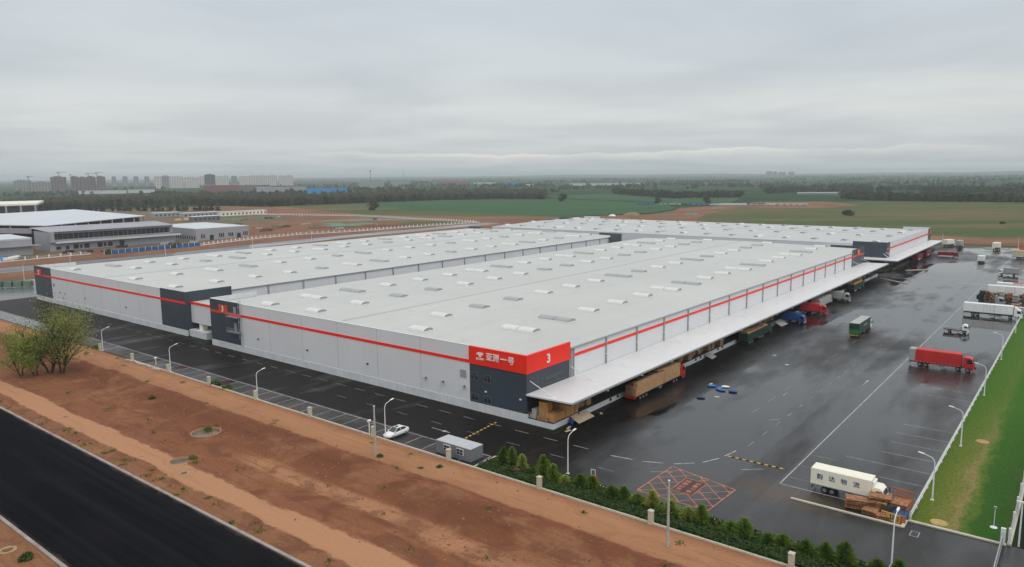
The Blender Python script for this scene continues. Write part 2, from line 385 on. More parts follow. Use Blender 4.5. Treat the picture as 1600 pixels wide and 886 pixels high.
leafmat('leaf_spring', (.16, .21, .045), (.26, .30, .075), (.38, .36, .13), .5, .5, .2)
leafmat('leaf_conifer', (.09, .175, .024), (.18, .28, .045), (.38, .43, .10), 1.2, .5, .6)
leafmat('leaf_under', (.03, .065, .012), (.055, .10, .018), (.10, .14, .03), .9, .35, .2)
leafmat('leaf_weed', (.06, .10, .022), (.10, .15, .035), (.17, .18, .06), 1.5, .2, .3)
# ------------------------------------------------------------------ mesh helpers
class MB:
    def __init__(s): s.v = []; s.f = []; s.m = []
    def add(s, vs, fs, mi=0):
        o = len(s.v); s.v += [tuple(v) for v in vs]
        s.f += [tuple(i + o for i in f) for f in fs]; s.m += [mi] * len(fs); return s
    def box(s, x0, x1, y0, y1, z0, z1, mi=0, taper=0.0):
        t = taper
        vs = [(x0, y0, z0), (x1, y0, z0), (x1, y1, z0), (x0, y1, z0), (x0 + t, y0 + t, z1), (x1 - t, y0 + t, z1), (x1 - t, y1 - t, z1), (x0 + t, y1 - t, z1)]
        return s.add(vs, [(3, 2, 1, 0), (4, 5, 6, 7), (0, 1, 5, 4), (1, 2, 6, 5), (2, 3, 7, 6), (3, 0, 4, 7)], mi)
    def obox(s, c, size, rz=0.0, mi=0, ry=0.0, rx=0.0):
        mt = Matrix.Rotation(rz, 3, 'Z') @ Matrix.Rotation(ry, 3, 'Y') @ Matrix.Rotation(rx, 3, 'X')
        hx, hy, hz = size[0] / 2, size[1] / 2, size[2] / 2
        vs = [Vector(c) + mt @ Vector((a * hx, b * hy, d * hz)) for d in (-1, 1) for a, b in ((-1, -1), (1, -1), (1, 1), (-1, 1))]
        return s.add(vs, [(3, 2, 1, 0), (4, 5, 6, 7), (0, 1, 5, 4), (1, 2, 6, 5), (2, 3, 7, 6), (3, 0, 4, 7)], mi)
    def tube(s, pts, rad, n=8, mi=0, caps=True):
        pts = [Vector(p) for p in pts]; rad = rad if isinstance(rad, (list, tuple)) else [rad] * len(pts)
        rings = []; ref = None
        for i, p in enumerate(pts):
            d = (pts[min(i + 1, len(pts) - 1)] - pts[max(i - 1, 0)]).normalized()
            if ref is None: ref = Vector((1, 0, 0)) if abs(d.x) < .8 else Vector((0, 1, 0))
            a = (ref - d * ref.dot(d)).normalized(); b = d.cross(a); ref = a
            rings.append([p + (a * math.cos(2 * math.pi * k / n) + b * math.sin(2 * math.pi * k / n)) * rad[i] for k in range(n)])
        vs = [q for r0 in rings for q in r0]; fs = []
        for i in range(len(pts) - 1):
            for k in range(n):
                k2 = (k + 1) % n; fs.append((i * n + k, i * n + k2, (i + 1) * n + k2, (i + 1) * n + k))
        if caps: fs += [tuple(range(n - 1, -1, -1)), tuple((len(pts) - 1) * n + k for k in range(n))]
        return s.add(vs, fs, mi)
    def prism(s, poly, z0, z1, mi=0):
        n = len(poly); vs = [(x, y, z0) for x, y in poly] + [(x, y, z1) for x, y in poly]
        return s.add(vs, [tuple(range(n - 1, -1, -1)), tuple(range(n, 2 * n))] + [(i, (i + 1) % n, n + (i + 1) % n, n + i) for i in range(n)], mi)
    def extr(s, prof, y0, y1, mi=0, inset=0.0):
        "side profile (x, z) drawn across y"
        n = len(prof); vs = [(x, y0, z) for x, z in prof] + [(x, y1, z) for x, z in prof]
        return s.add(vs, [tuple(range(n)), tuple(range(2 * n - 1, n - 1, -1))] + [(i, n + i, n + (i + 1) % n, (i + 1) % n) for i in range(n)], mi)
    def quad(s, a, b, c, d, mi=0): return s.add([a, b, c, d], [(0, 1, 2, 3)], mi)
    def sheet(s, poly, z=0.0, mi=0): return s.add([(x, y, z) for x, y in poly], [tuple(range(len(poly)))], mi)
    def cyl(s, c, r, h, n=16, mi=0, axis='z'):
        c = Vector(c); d = {'x': Vector((1, 0, 0)), 'y': Vector((0, 1, 0)), 'z': Vector((0, 0, 1))}[axis]
        return s.tube([c, c + d * h], r, n, mi)
    def build(s, name, mats, parent=None, bevel=0.0, loc=None, rz=0.0, smooth=False):
        me = bpy.data.meshes.new(name); me.from_pydata(s.v, [], s.f)
        mats = mats if isinstance(mats, (list, tuple)) else [mats]
        for x in mats: me.materials.append(M[x] if isinstance(x, str) else x)
        if len(mats) > 1: me.polygons.foreach_set('material_index', s.m)
        bm = bmesh.new(); bm.from_mesh(me); bmesh.ops.recalc_face_normals(bm, faces=bm.faces)
        if bevel: bmesh.ops.bevel(bm, geom=list(bm.edges), offset=bevel, segments=2, affect='EDGES', profile=.6, clamp_overlap=True)
        bm.to_mesh(me); bm.free()
        if smooth: me.polygons.foreach_set('use_smooth', [True] * len(me.polygons))
        return link(name, me, parent, loc, rz)

def link(name, me, parent=None, loc=None, rz=0.0):
    o = bpy.data.objects.new(name, me); COL.objects.link(o)
    if parent is not None: o.parent = parent
    if loc is not None: o.location = loc
    o.rotation_euler.z = rz
    return o

def tag(o, label=None, cat=None, group=None, kind=None):
    for k, v in (('label', label), ('category', cat), ('group', group), ('kind', kind)):
        if v: o[k] = v
    return o

def thing(name, label, cat, loc=(0, 0, 0), rz=0.0, group=None):
    o = bpy.data.objects.new(name, None); COL.objects.link(o); o.location = loc; o.rotation_euler.z = rz
    o.empty_display_size = .5
    return tag(o, label, cat, group)

def setting(name, o): o.name = name; o['kind'] = 'structure'; return o

def copy_tree(o, parent=None):
    c = o.copy(); COL.objects.link(c)
    if parent is not None: c.parent = parent
    for ch in [x for x in KIDS.get(o.name, [])]: copy_tree(ch, c)
    return c
KIDS = {}
def index_kids():
    KIDS.clear()
    for o in bpy.data.objects:
        if o.parent: KIDS.setdefault(o.parent.name, []).append(o)

def quads_mesh(name, Q, mats, mi=None):
    n = len(Q); me = bpy.data.meshes.new(name)
    me.vertices.add(4 * n); me.vertices.foreach_set('co', np.asarray(Q, dtype=np.float32).reshape(-1))
    me.loops.add(4 * n); me.loops.foreach_set('vertex_index', np.arange(4 * n, dtype=np.int32))
    me.polygons.add(n); me.polygons.foreach_set('loop_start', np.arange(0, 4 * n, 4, dtype=np.int32))
    me.update(calc_edges=True); me.validate()
    for x in mats: me.materials.append(M[x])
    if mi is not None: me.polygons.foreach_set('material_index', np.asarray(mi, dtype=np.int32))
    return me

def leaf_quads(P, size, up=.35):
    n = len(P)
    a = rng.normal(size=(n, 3)); a /= np.linalg.norm(a, axis=1)[:, None]
    b = rng.normal(size=(n, 3)); b[:, 2] += up; b -= a * (a * b).sum(1)[:, None]; b /= np.linalg.norm(b, axis=1)[:, None]
    s = (size * rng.uniform(.6, 1.3, n))[:, None]
    a = a * s * .5; b = b * s * .5 * rng.uniform(.5, .9, n)[:, None]
    return np.stack([P - a - b, P + a - b, P + a + b, P - a + b], 1)

def text_mesh(name, body, size, extrude, mat_, parent, mtx, bold=0.0, spacing=1.0):
    cu = bpy.data.curves.new(name, 'FONT'); cu.body = body; cu.size = size; cu.extrude = extrude; cu.offset = bold
    cu.align_x = 'CENTER'; cu.align_y = 'CENTER'; cu.space_character = spacing; cu.resolution_u = 3
    t = bpy.data.objects.new(name + '_curve', cu); COL.objects.link(t)
    dg = bpy.context.evaluated_depsgraph_get(); dg.update()
    me = bpy.data.meshes.new_from_object(t.evaluated_get(dg))
    bpy.data.objects.remove(t); bpy.data.curves.remove(cu)
    me.name = name; me.materials.clear(); me.materials.append(M[mat_])
    me.transform(mtx)
    return link(name, me, parent)

def frame(origin, xdir, ydir):
    x = Vector(xdir).normalized(); y = Vector(ydir).normalized(); z = x.cross(y)
    mm = Matrix((x, y, z)).transposed().to_4x4(); mm.translation = Vector(origin); return mm
# ------------------------------------------------------------------ the setting
setting('ground', MB().sheet([(-22000, -22000), (22000, -22000), (22000, 22000), (-22000, 22000)], -.9).build('ground', 'countryside'))
setting('meadow', MB().sheet([(380, -420), (1010, -640), (1260, -180), (1180, 120), (980, 330), (800, 340), (560, 300), (470, 260), (385, 60)], -.30).build('meadow', 'meadow'))
setting('crop_field', MB().sheet([(545, 372), (670, 322), (785, 350), (905, 430), (985, 560), (1010, 700), (880, 860), (700, 885), (592, 650)], -.22).build('crop_field', 'crop'))
setting('far_field', MB().sheet([(960, 350), (1180, 420), (1340, 800), (1150, 820), (1030, 690), (1000, 560), (920, 430)], -.26).build('far_field', 'crop'))
setting('pasture', MB().sheet([(455, 560), (545, 372), (592, 650), (700, 885), (560, 905), (500, 800)], -.24).build('pasture', 'meadow'))
setting('building_site', MB().sheet([(-400, 292), (380, 250), (430, 330), (545, 372), (455, 560), (560, 1000), (300, 1060), (-400, 1100)], -.20).build('building_site', 'site_ground'))
setting('bare_earth', MB().sheet([(150, 368), (430, 330), (545, 365), (470, 560), (440, 640), (300, 560), (220, 470)], -.12).build('bare_earth', 'red_earth'))
setting('bare_ground', MB().sheet([(380, 560), (470, 600), (560, 880), (500, 1010), (400, 1030), (420, 820)], -.11).build('bare_ground', 'red_earth'))
setting('net_patch', MB().sheet([(318, 462), (342, 448), (352, 462), (372, 458), (368, 476), (350, 484), (354, 500), (336, 504), (338, 484), (322, 480)], -.06).build('net_patch', 'net_green'))
setting('soil_patch', MB().sheet([(285, 452), (318, 440), (345, 405), (372, 412), (360, 440), (330, 458), (300, 470)], -.08).build('soil_patch', 'dark_earth'))
setting('grass_patch', MB().sheet([(365, 402), (428, 386), (432, 430), (402, 450), (372, 440)], -.085).build('grass_patch', 'meadow'))
setting('net_patch', MB().sheet([(372, 545), (420, 520), (445, 470), (430, 460), (395, 500), (360, 530)], -.06).build('net_patch', 'net_green'))
setting('dirt_yard', MB().sheet([(470, 240), (545, 365), (660, 300), (790, 350), (870, 340), (1040, 330), (1080, 240), (960, 170), (860, 190), (840, 290), (640, 250), (520, 205)], -.14).build('dirt_yard', 'red_earth'))
setting('dirt_track', MB().sheet([(424, -420), (492, -420), (484, 60), (505, 260), (470, 262), (428, 100)], -.10).build('dirt_track', 'red_earth'))
setting('back_verge', MB().sheet([(-200, 290), (430, 262), (430, 372), (240, 408), (60, 400), (-200, 392)], -.10).build('back_verge', 'red_earth'))
setting('back_road', MB().sheet([(-200, 334), (20, 334), (120, 336), (240, 352), (430, 356), (430, 376), (235, 372), (118, 357), (30, 358), (-200, 358)], -.05).build('back_road', 'back_road'))
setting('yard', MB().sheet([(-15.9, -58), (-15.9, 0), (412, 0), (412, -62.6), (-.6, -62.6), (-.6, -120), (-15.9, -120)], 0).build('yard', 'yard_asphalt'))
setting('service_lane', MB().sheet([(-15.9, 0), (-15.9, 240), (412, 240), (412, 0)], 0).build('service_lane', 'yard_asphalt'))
setting('parking_bays', MB().sheet([(-21.3, -6), (-15.9, -6), (-15.9, 150), (-21.3, 150)], 0).build('parking_bays', 'bay_asphalt'))
setting('apron', MB().sheet([(-22, 240), (260, 240), (260, 268), (100, 290), (-22, 300)], .0).build('apron', 'apron_concrete'))
setting('apron_corner', MB().sheet([(-21.3, 150), (-15.9, 150), (-15.9, 240), (-21.3, 240)], .0).build('apron_corner', 'apron_concrete'))
setting('lawn', MB().sheet([(-.5, -62.8), (420, -62.8), (420, -73.4), (-.5, -73.4)], .05).build('lawn', 'lawn'))
setting('neighbour_pavement', MB().sheet([(-15.9, -120), (-15.9, -75.2), (412, -75.2), (412, -150), (-15.9, -150)], -.02).build('neighbour_pavement', 'bay_asphalt'))
setting('hedge_bed', MB().sheet([(-21.3, -120), (-15.4, -120), (-15.4, -6), (-21.3, -6)], .04).build('hedge_bed', 'hedge_floor'))
setting('road', MB().sheet([(-72.6, -260), (-55.6, -260), (-55.6, 700), (-72.6, 700)], -.02).build('road', 'road_asphalt'))

HT = {}
def vheight(x, y):
    x0, x1, y0, y1, nx, ny, Z = HT['verge']
    i = np.clip(np.round((x - x0) / (x1 - x0) * (nx - 1)).astype(int), 0, nx - 1); j = np.clip(np.round((y - y0) / (y1 - y0) * (ny - 1)).astype(int), 0, ny - 1)
    return Z[j, i]
def grid_sheet(name, x0, x1, y0, y1, nx, ny, mat_, amp, base, edge, holes=()):
    xs = np.linspace(x0, x1, nx); ys = np.linspace(y0, y1, ny)
    X, Y = np.meshgrid(xs, ys)
    Z = np.zeros_like(X)
    for k in range(26):
        w = rng.uniform(.04, .55); th = rng.uniform(0, 6.28); ph = rng.uniform(0, 6.28)
        Z += np.sin(w * (np.cos(th) * X + .35 * np.sin(th) * Y) + ph) * .3 / (.25 + w)
    Z *= amp / np.abs(Z).max()
    HT[name] = None
    e = np.clip((X - x0) / edge, 0, 1) * np.clip((x1 - X) / edge, 0, 1)
    Z = Z * e + base
    HT[name] = (x0, x1, y0, y1, nx, ny, Z.copy())
    for hx, hy, hr in holes: Z[np.hypot(X - hx, Y - hy) < hr + .55] = -.75
    vs = np.stack([X, Y, Z], -1).reshape(-1, 3).tolist()
    fs = [(j * nx + i, j * nx + i + 1, (j + 1) * nx + i + 1, (j + 1) * nx + i) for j in range(ny - 1) for i in range(nx - 1)]
    mb = MB(); mb.v = vs; mb.f = fs; mb.m = [0] * len(fs)
    return setting(name, mb.build(name, mat_, smooth=True))
grid_sheet('verge', -55.2, -21.6, -200, 420, 90, 900, 'verge_earth', .34, .0, 3.0, [(-38.3, 42.6, 2.6), (-48.0, 33.4, 1.6), (-50.1, 28.0, .85), (-50.0, 72.3, .6)])
grid_sheet('far_verge', -220, -73.0, -260, 700, 40, 160, 'verge_earth', .3, -.02, 3.0)

mb = MB()
for y in range(-200, 420, 6): mb.box(-55.6, -55.18, y + .01, y + 5.99, -.3, .13)
setting('kerb', mb.build('kerb', 'kerb_stone'))
mb = MB()
for y in range(-200, 420, 6): mb.box(-73.02, -72.6, y + .01, y + 5.99, -.3, .13)
setting('kerb', mb.build('kerb', 'kerb_stone'))
setting('kerb', MB().box(-3.3, -2.9, -62.3, -48.5, -.2, .16).box(-3.3, -.6, -62.75, -62.31, -.2, .16).box(-.95, -.5, -73.4, -62.76, -.2, .16).build('kerb', 'beige_concrete'))
setting('kerb', MB().box(-15.9, -15.6, -120, -6.0, -.2, .12).box(-21.3, -15.91, -6.0, -5.7, -.2, .12).build('kerb', 'beige_concrete'))
setting('kerb', MB().box(-.5, 412, -62.75, -62.45, -.2, .12).build('kerb', 'concrete'))

# painted lines
def dash(mb, a, b, w, z=.004):
    a = Vector((*a, 0)); b = Vector((*b, 0)); d = (b - a).normalized(); n = Vector((-d.y, d.x, 0)) * w / 2
    mb.quad(*[(q.x, q.y, z) for q in (a - n, b - n, b + n, a + n)])
mb = MB()
dash(mb, (-16.4, -5.2), (-16.4, 160), .16)
dash(mb, (-16.48, -5.2), (-21.0, -5.6), .16)
for k in range(34):
    if k == 1: continue
    dash(mb, (-16.48, -2.0 + 4.1 * k), (-20.9, -2.1 + 4.1 * k), .12)
mbd = MB()
for k in range(38): dash(mbd, (-4.2, -16 + 6.2 * k), (-4.2, -13.0 + 6.2 * k), .18)
for a, b in [((-4.4, -20.3), (-3.8, -24.0)), ((-3.5, -25.6), (-2.2, -28.6)), ((-1.5, -30.0), (.7, -32.4)), ((1.8, -33.3), (4.9, -34.7)), ((6.3, -35.0), (9.6, -35.6))]: dash(mb, a, b, .2)
dash(mb, (-6.5, -28.5), (-4.6, -31.3), .12); dash(mb, (2.6, -39.2), (4.8, -41.8), .12)
dash(mb, (-12.2, 12.2), (-12.2, 9.4), .14)
mb.add([(-12.6, 9.4, .004), (-11.8, 9.4, .004), (-12.2, 7.6, .004)], [(0, 1, 2)])
dash(mb, (62.6, -42.6), (65.6, -42.6), .14); mb.add([(65.6, -42.9, .004), (65.6, -42.3, .004), (67.0, -42.6, .004)], [(0, 1, 2)])
dash(mb, (28.0, -34.6), (29.6, -36.0), .14); dash(mb, (44.5, -31.6), (47.0, -31.6), .12)
dash(mb, (1.0, -45.6), (236, -45.6), .18)
dash(mb, (1.0, -45.69), (1.0, -60.0), .16)
for x in (6.7, 12.3, 17.9, 23.5, 29.3, 34.6, 40.1, 62.2, 68.4): dash(mb, (x, -54.5 if x > 20 else -50.5), (x, -62.3), .10)
setting('road_marking', mb.build('road_marking', 'line_paint'))
setting('road_marking', mbd.build('road_marking', 'lane_dash'))
mb = MB()
for k in range(16): dash(mb, (13 + 6.4 * k, -36.4 - .05 * k), (15.4 + 6.4 * k, -36.4 - .05 * k), .14)
for k in range(9): dash(mb, (-9.8, -24 + 9.0 * k), (-9.8, -21.2 + 9 * k), .12)
for k in range(22): dash(mb, (30 + 9 * k, -30.6), (34.5 + 9 * k, -30.6), .12)
for x in (4.2, 9.6, 15.2): dash(mb, (x, -46.0), (x, -50), .1)
dash(mb, (262, -22), (262, -60), 1.6); dash(mb, (243, -12), (243, -30), 1.2)
setting('road_marking', mb.build('road_marking', 'line_faint'))
mb = MB()
for k in range(14): dash(mb, (240.8, -36.6 - .8 * k), (240.8, -36.2 - .8 * k), 1.6)
setting('road_marking', mb.build('road_marking', 'line_paint'))

# orange box of the no-parking zone, its diagonals clipped round the lettered panel
Qa, Qb, Qc, Qd = [Vector(q) for q in ((-13.6, -30.1), (-2.6, -30.3), (-5.0, -41.3), (-13.7, -40.9))]
def inbox(p):
    pts = [Qa, Qb, Qc, Qd]; s = None
    for i in range(4):
        a = pts[i]; b = pts[(i + 1) % 4]; c = (b - a).cross(p - a)
        if abs(c) > 1e-9:
            if s is None: s = c > 0
            elif (c > 0) != s: return False
    return not (-10.6 < p.x < -5.3 and -37.3 < p.y < -33.8)
mb = MB()
for a, b in ((Qa, Qb), (Qb, Qc), (Qc, Qd), (Qd, Qa)): dash(mb, a, b, .2, .008)
for dsgn in (1, -1):
    for off in np.arange(-40, 40, 2.9):
        run = None
        for t in np.arange(-40, 40, .1):
            p = Vector((-9 + t, -35.5 + dsgn * t * 1.02 + off)); ins = inbox(p)
            if ins and run is None: run = p
            if not ins and run is not None:
                if (p - run).length > .3: dash(mb, run, p, .14, .006 if dsgn > 0 else .010)
                run = None
for a, b in (((-10.5, -37.2), (-5.4, -37.2)), ((-5.4, -37.2), (-5.4, -33.9)), ((-5.4, -33.9), (-10.5, -33.9)), ((-10.5, -33.9), (-10.5, -37.2))): dash(mb, a, b, .16, .012)
setting('road_marking', mb.build('road_marking', 'hatch_paint'))
setting('road_marking', MB().sheet([(-10.4, -37.1), (-5.5, -37.1), (-5.5, -34.0), (-10.4, -34.0)], .004).build('road_marking', 'hatch_panel'))
for body, yy in (('消防通道', -34.75), ('禁止停车', -36.35)):
    o = text_mesh('road_lettering', body, .92, 0, 'hatch_paint', None, frame((-7.95, yy, .010), (1, 0, 0), (0, 1, 0)), .02, 1.28)
    o['kind'] = 'structure'

def speed_hump(a, b, label):
    a = Vector((*a, 0)); b = Vector((*b, 0)); L_ = (b - a).length; n = int(L_ / .55)
    mb = MB(); ang = math.atan2((b - a).y, (b - a).x)
    for k in range(n):
        c = a.lerp(b, (k + .5) / n)
        mb.obox((c.x, c.y, .025), (L_ / n - .004, .34, .05), ang, k % 2)
    tag(mb.build('speed_hump', ['yellow_paint', 'rubber']), label, 'speed hump', 'striped speed humps')
speed_hump((-15.0, 3.4), (-3.1, 4.7), 'yellow and black speed hump across the lane beside the grey site cabin')
speed_hump((6.6, -35.5), (6.7, -44.2), 'yellow and black speed hump on the open yard before the cream lettered truck')

tag(MB().box(-5.0, -3.4, -64.6, -63.6, .003, .012, 0).box(-4.9, -3.5, -64.5, -63.7, .0125, .02, 1).build('drain_grate', ['trim_grey', 'dark_steel']), 'dark rectangular drain grate with pale rim in the yard by the kerb', 'drain')
for i, (x, y) in enumerate([(77.2, -18.7), (35.9, -21.2), (69.7, -24.2)]):
    tag(MB().cyl((x, y, -.02), .55, .032, 18).cyl((x, y, .0121), .4, .006, 18, 1).build('manhole', ['trim_grey', 'concrete']),
        ['farthest manhole cover in the wet yard near the dock trucks', 'manhole cover in the yard beside the blue bags', 'manhole cover in the middle of the wet yard'][i], 'manhole')
# ------------------------------------------------------------------ skylights (barrel vaults, axis along Y)
def skylight_mesh(name, ln, mat_top, units):
    mb = MB(); w, h, n = 1.45, .62, 8
    for u in range(units):
        y0 = -ln / 2 + ln / units * u + .06; y1 = -ln / 2 + ln / units * (u + 1) - .06
        arc = [(-w * math.cos(math.pi * k / n), .22 + h * math.sin(math.pi * k / n)) for k in range(n + 1)]
        a = [(x, y0, z) for x, z in arc]; b = [(x, y1, z) for x, z in arc]
        for k in range(n): mb.quad(a[k], a[k + 1], b[k + 1], b[k], 0)
        mb.add(a, [tuple(range(n + 1))], 1); mb.add(b, [tuple(range(n, -1, -1))], 1)
    mb.box(-w - .1, w + .1, -ln / 2, ln / 2, -.15, .219, 2)
    me = bpy.data.meshes.new(name); me.from_pydata(mb.v, [], mb.f)
    for x in (mat_top, 'trim_grey', 'white_metal'): me.materials.append(M[x])
    me.polygons.foreach_set('material_index', mb.m)
    return me
SKY = {('s', 0): skylight_mesh('skylight', 4.8, 'skylight_white', 1), ('s', 1): skylight_mesh('skylight', 4.8, 'skylight_grey', 1),
       ('L', 0): skylight_mesh('skylight', 8.8, 'skylight_white', 2), ('L', 1): skylight_mesh('skylight', 8.8, 'skylight_grey', 2)}

def windows(parent, items, X=None, Y=None, out=-1):
    "framed windows on a wall plane x = X or y = Y; each pane is a sub-part"
    for a0, a1, z0, z1 in items:
        t = .07
        fr, pn = MB(), MB()
        def bx(mb, p0, p1, q0, q1, d0, d1):
            lo, hi = sorted((d0 * out, d1 * out))
            if X is not None: mb.box(X + lo, X + hi, p0, p1, q0, q1)
            else: mb.box(p0, p1, Y + lo, Y + hi, q0, q1)
        bx(fr, a0, a1, z0, z0 + t, .004, .10); bx(fr, a0, a1, z1 - t, z1, .004, .10)
        bx(fr, a0, a0 + t, z0 + t, z1 - t, .004, .10); bx(fr, a1 - t, a1, z0 + t, z1 - t, .004, .10)
        am = (a0 + a1) / 2; zm = z0 + (z1 - z0) * .68
        bx(fr, am - t / 2, am + t / 2, z0 + t, zm, .004, .09); bx(fr, a0 + t, a1 - t, zm, zm + t, .004, .09)
        w = fr.build('window', 'window_frame', parent)
        bx(pn, a0 + t, a1 - t, z0 + t, z1 - t, .006, .03); pn.build('pane', 'window_glass', w)

def wall_lamp(parent, x, y, z, axis='x'):
    mb = MB()
    if axis == 'x': mb.box(x - .12, x - .004, y - .2, y + .2, z, z + .35, 0).obox((x - .42, y, z + .12), (.6, .55, .18), 0, 1, R(20))
    else: mb.box(x - .2, x + .2, y - .12, y - .004, z, z + .35, 0).obox((x, y - .42, z + .12), (.55, .6, .18), 0, 1, 0, R(-20))
    mb.build('wall_lamp', ['dark_steel', 'trim_grey'], parent)

def number_sign(parent, X, y0, y1, z0, z1, txt, flip=1):
    s = MB().box(X - .28, X - .005, y0, y1, z0, z1).build('number_sign', 'orange_red', parent)
    text_mesh('numeral', txt, (z1 - z0) * .95, .05, 'white_letter', s, frame((X - .33, (y0 + y1) / 2, (z0 + z1) / 2), (0, -1, 0), (0, 0, 1)), .03)

EAVE, RIDGE, TOP = 11.45, 12.35, 12.6
def hall(root, x0, x1, y0, y1, axis, roof_m, yr, ends):
    "shallow gable roof and wall shell; walls butt under the roof"
    d = .3
    if axis == 'x':
        w = MB().box(x0 + .15, x1 - .15, y0, y0 + d, 0, EAVE - .05).box(x0 + .15, x1 - .15, y1 - d, y1, 0, EAVE - .05)
        prof = [(y0 - .04, EAVE), (yr, RIDGE), (y1 + .04, EAVE), (y1 + .04, EAVE - .16), (yr, RIDGE - .16), (y0 - .04, EAVE - .16)]
        vs = [(x0 + .32, y, z) for y, z in prof] + [(x1 - .32, y, z) for y, z in prof]
    else:
        w = MB().box(x0, x0 + d, y0 + .15, y1 - .15, 0, EAVE - .05).box(x1 - d, x1, y0 + .15, y1 - .15, 0, EAVE - .05)
        xr = yr
        prof = [(x0 - .04, EAVE), (xr, RIDGE), (x1 + .04, EAVE), (x1 + .04, EAVE - .16), (xr, RIDGE - .16), (x0 - .04, EAVE - .16)]
        vs = [(x, y0 + .32, z) for x, z in prof] + [(x, y1 - .32, z) for x, z in prof]
    w.build('side_wall', 'wall_panel', root)
    n = 6
    rf = MB().add(vs, [tuple(range(n - 1, -1, -1)), tuple(range(n, 2 * n))] + [(i, (i + 1) % n, n + (i + 1) % n, n + i) for i in range(n)]).build('roof', roof_m, root)
    return rf

def roof_z(y, y0, yr, y1):
    return EAVE + (RIDGE - EAVE) * ((y - y0) / (yr - y0) if y < yr else (y1 - y) / (y1 - yr))

# ---------------------------------------------------------------- warehouse with the red corner
w3 = thing('warehouse', 'large pale grey warehouse with red sign corner and long white dock canopy', 'warehouse', group='pale grey logistics warehouses')
rf = hall(w3, 0, 244, 0, 107, 'x', 'roof_membrane', 54, True)
MB().box(2, 242, 53.93, 54.07, RIDGE - .02, RIDGE + .07).build('ridge_seam', 'trim_grey', rf)
pat = {0: 'sLGsssLGssLGssLGss', 1: 'ssggsssggssggssggs', 2: 'ssggsssGgssGgssggs', 3: '.LGsssLGssLGssLGss'}
for r_i, yy in enumerate((89.0, 69.7, 40.5, 17.0)):
    for k, ch in enumerate(pat[r_i]):
        if ch == '.': continue
        x = 6.6 + 13.68 * k; y = yy - (7 if (r_i == 2 and k == 0) else 0)
        o = link('skylight', SKY[('L' if ch in 'LG' else 's', 1 if ch in 'gG' else 0)], rf, (x, y, roof_z(y, 0, 54, 107)))
# front wall with parapet
fw = MB().box(-.02, .3, 13.7, 92.9, 1.66, TOP).build('front_wall', 'wall_panel', w3)
MB().box(-.10, .3, -.3, 107, 0, 1.655).build('plinth', 'plinth', w3)
MB().box(-.09, -.025, 13.7, 92.9, 9.22, 9.85).build('red_stripe', 'red_panel', w3)
for y in (79.7, 66.6, 53.5, 40.2, 27.0): MB().box(-.035, -.021, y - .045, y + .045, 1.7, 12.5).build('panel_joint', 'wall_joint', w3)
MB().box(-.06, .34, 13.75, 92.85, TOP, TOP + .08).build('coping', 'white_metal', w3)
cw = MB().box(-.05, .3, -.05, 13.69, 1.66, 9.2).box(.31, 13.9, -.05, .25, 5.35, 9.2).build('corner_wall', 'slate_panel', w3)
cs = MB().box(-.22, .3, -.25, 13.72, 9.2, TOP + .02).box(.31, 13.9, -.25, .25, 9.2, TOP + .02).build('corner_sign', 'red_panel', w3)
# emblem and lettering, white, proud of the red band
def flat_shape(mb, pts, X, th, y0, z0, sx, sz):
    n = len(pts); vs = [(X, y0 - a * sx, z0 + b * sz) for a, b in pts] + [(X - th, y0 - a * sx, z0 + b * sz) for a, b in pts]
    mb.add(vs, [tuple(range(n)), tuple(range(2 * n - 1, n - 1, -1))] + [(i, (i + 1) % n, n + (i + 1) % n, n + i) for i in range(n)])
mb = MB()
flat_shape(mb, [(0, .62), (.10, .86), (.30, 1.0), (.55, 1.02), (.80, .98), (.97, 1.0), (1.0, .80), (.88, .52), (.70, .28), (.62, .05), (.50, .0), (.46, .16), (.34, .34), (.20, .58), (.08, .54)], -.225, .08, 11.75, 10.72, 1.75, .98)
mb.build('emblem', 'white_letter', cs)
text_mesh('lettering', 'JD.COM', .52, .05, 'white_letter', cs, frame((-.27, 10.85, 10.42), (0, -1, 0), (0, 0, 1)), .012)
for ch, yc, dz in (('亚', 8.55, 0), ('洲', 6.95, 0), ('一', 5.1, 0), ('号', 3.35, 0)):
    text_mesh('lettering', ch, 1.55, .07, 'white_letter', cs, frame((-.28, yc, 11.05), (0, -1, 0), (0, 0, 1)), .022)
text_mesh('numeral', '3', 2.35, .06, 'white_letter', cs, frame((6.5, -.30, 10.8), (1, 0, 0), (0, 0, 1)), .045)
windows(w3, [(11.5, 13.4, 6.0, 7.5), (8.35, 10.2, 6.0, 7.5), (11.5, 13.3, 1.95, 3.35), (8.3, 10.1, 1.95, 3.35)], X=-.05)
windows(w3, [(3.0, 3.95, 5.6, 7.6), (5.9, 11.4, 6.0, 7.4)], Y=-.05)
MB().box(-.10, -.022, 14.6, 16.2, 6.05, 7.6).build('vent', 'trim_grey', w3)
for y in (15.1, 20.8, 25.6): wall_lamp(w3, -.02, y, 4.1)
for y in (43.4, 64.7, 84.9): MB().box(-.3, -.022, y - .22, y + .22, 4.35, 4.6).build('wall_fitting', 'dark_steel', w3)
for y in (1.3, 9.6): MB().box(-.25, -.052, y - .2, y + .2, 4.1, 4.35).build('wall_fitting', 'white_metal', w3)
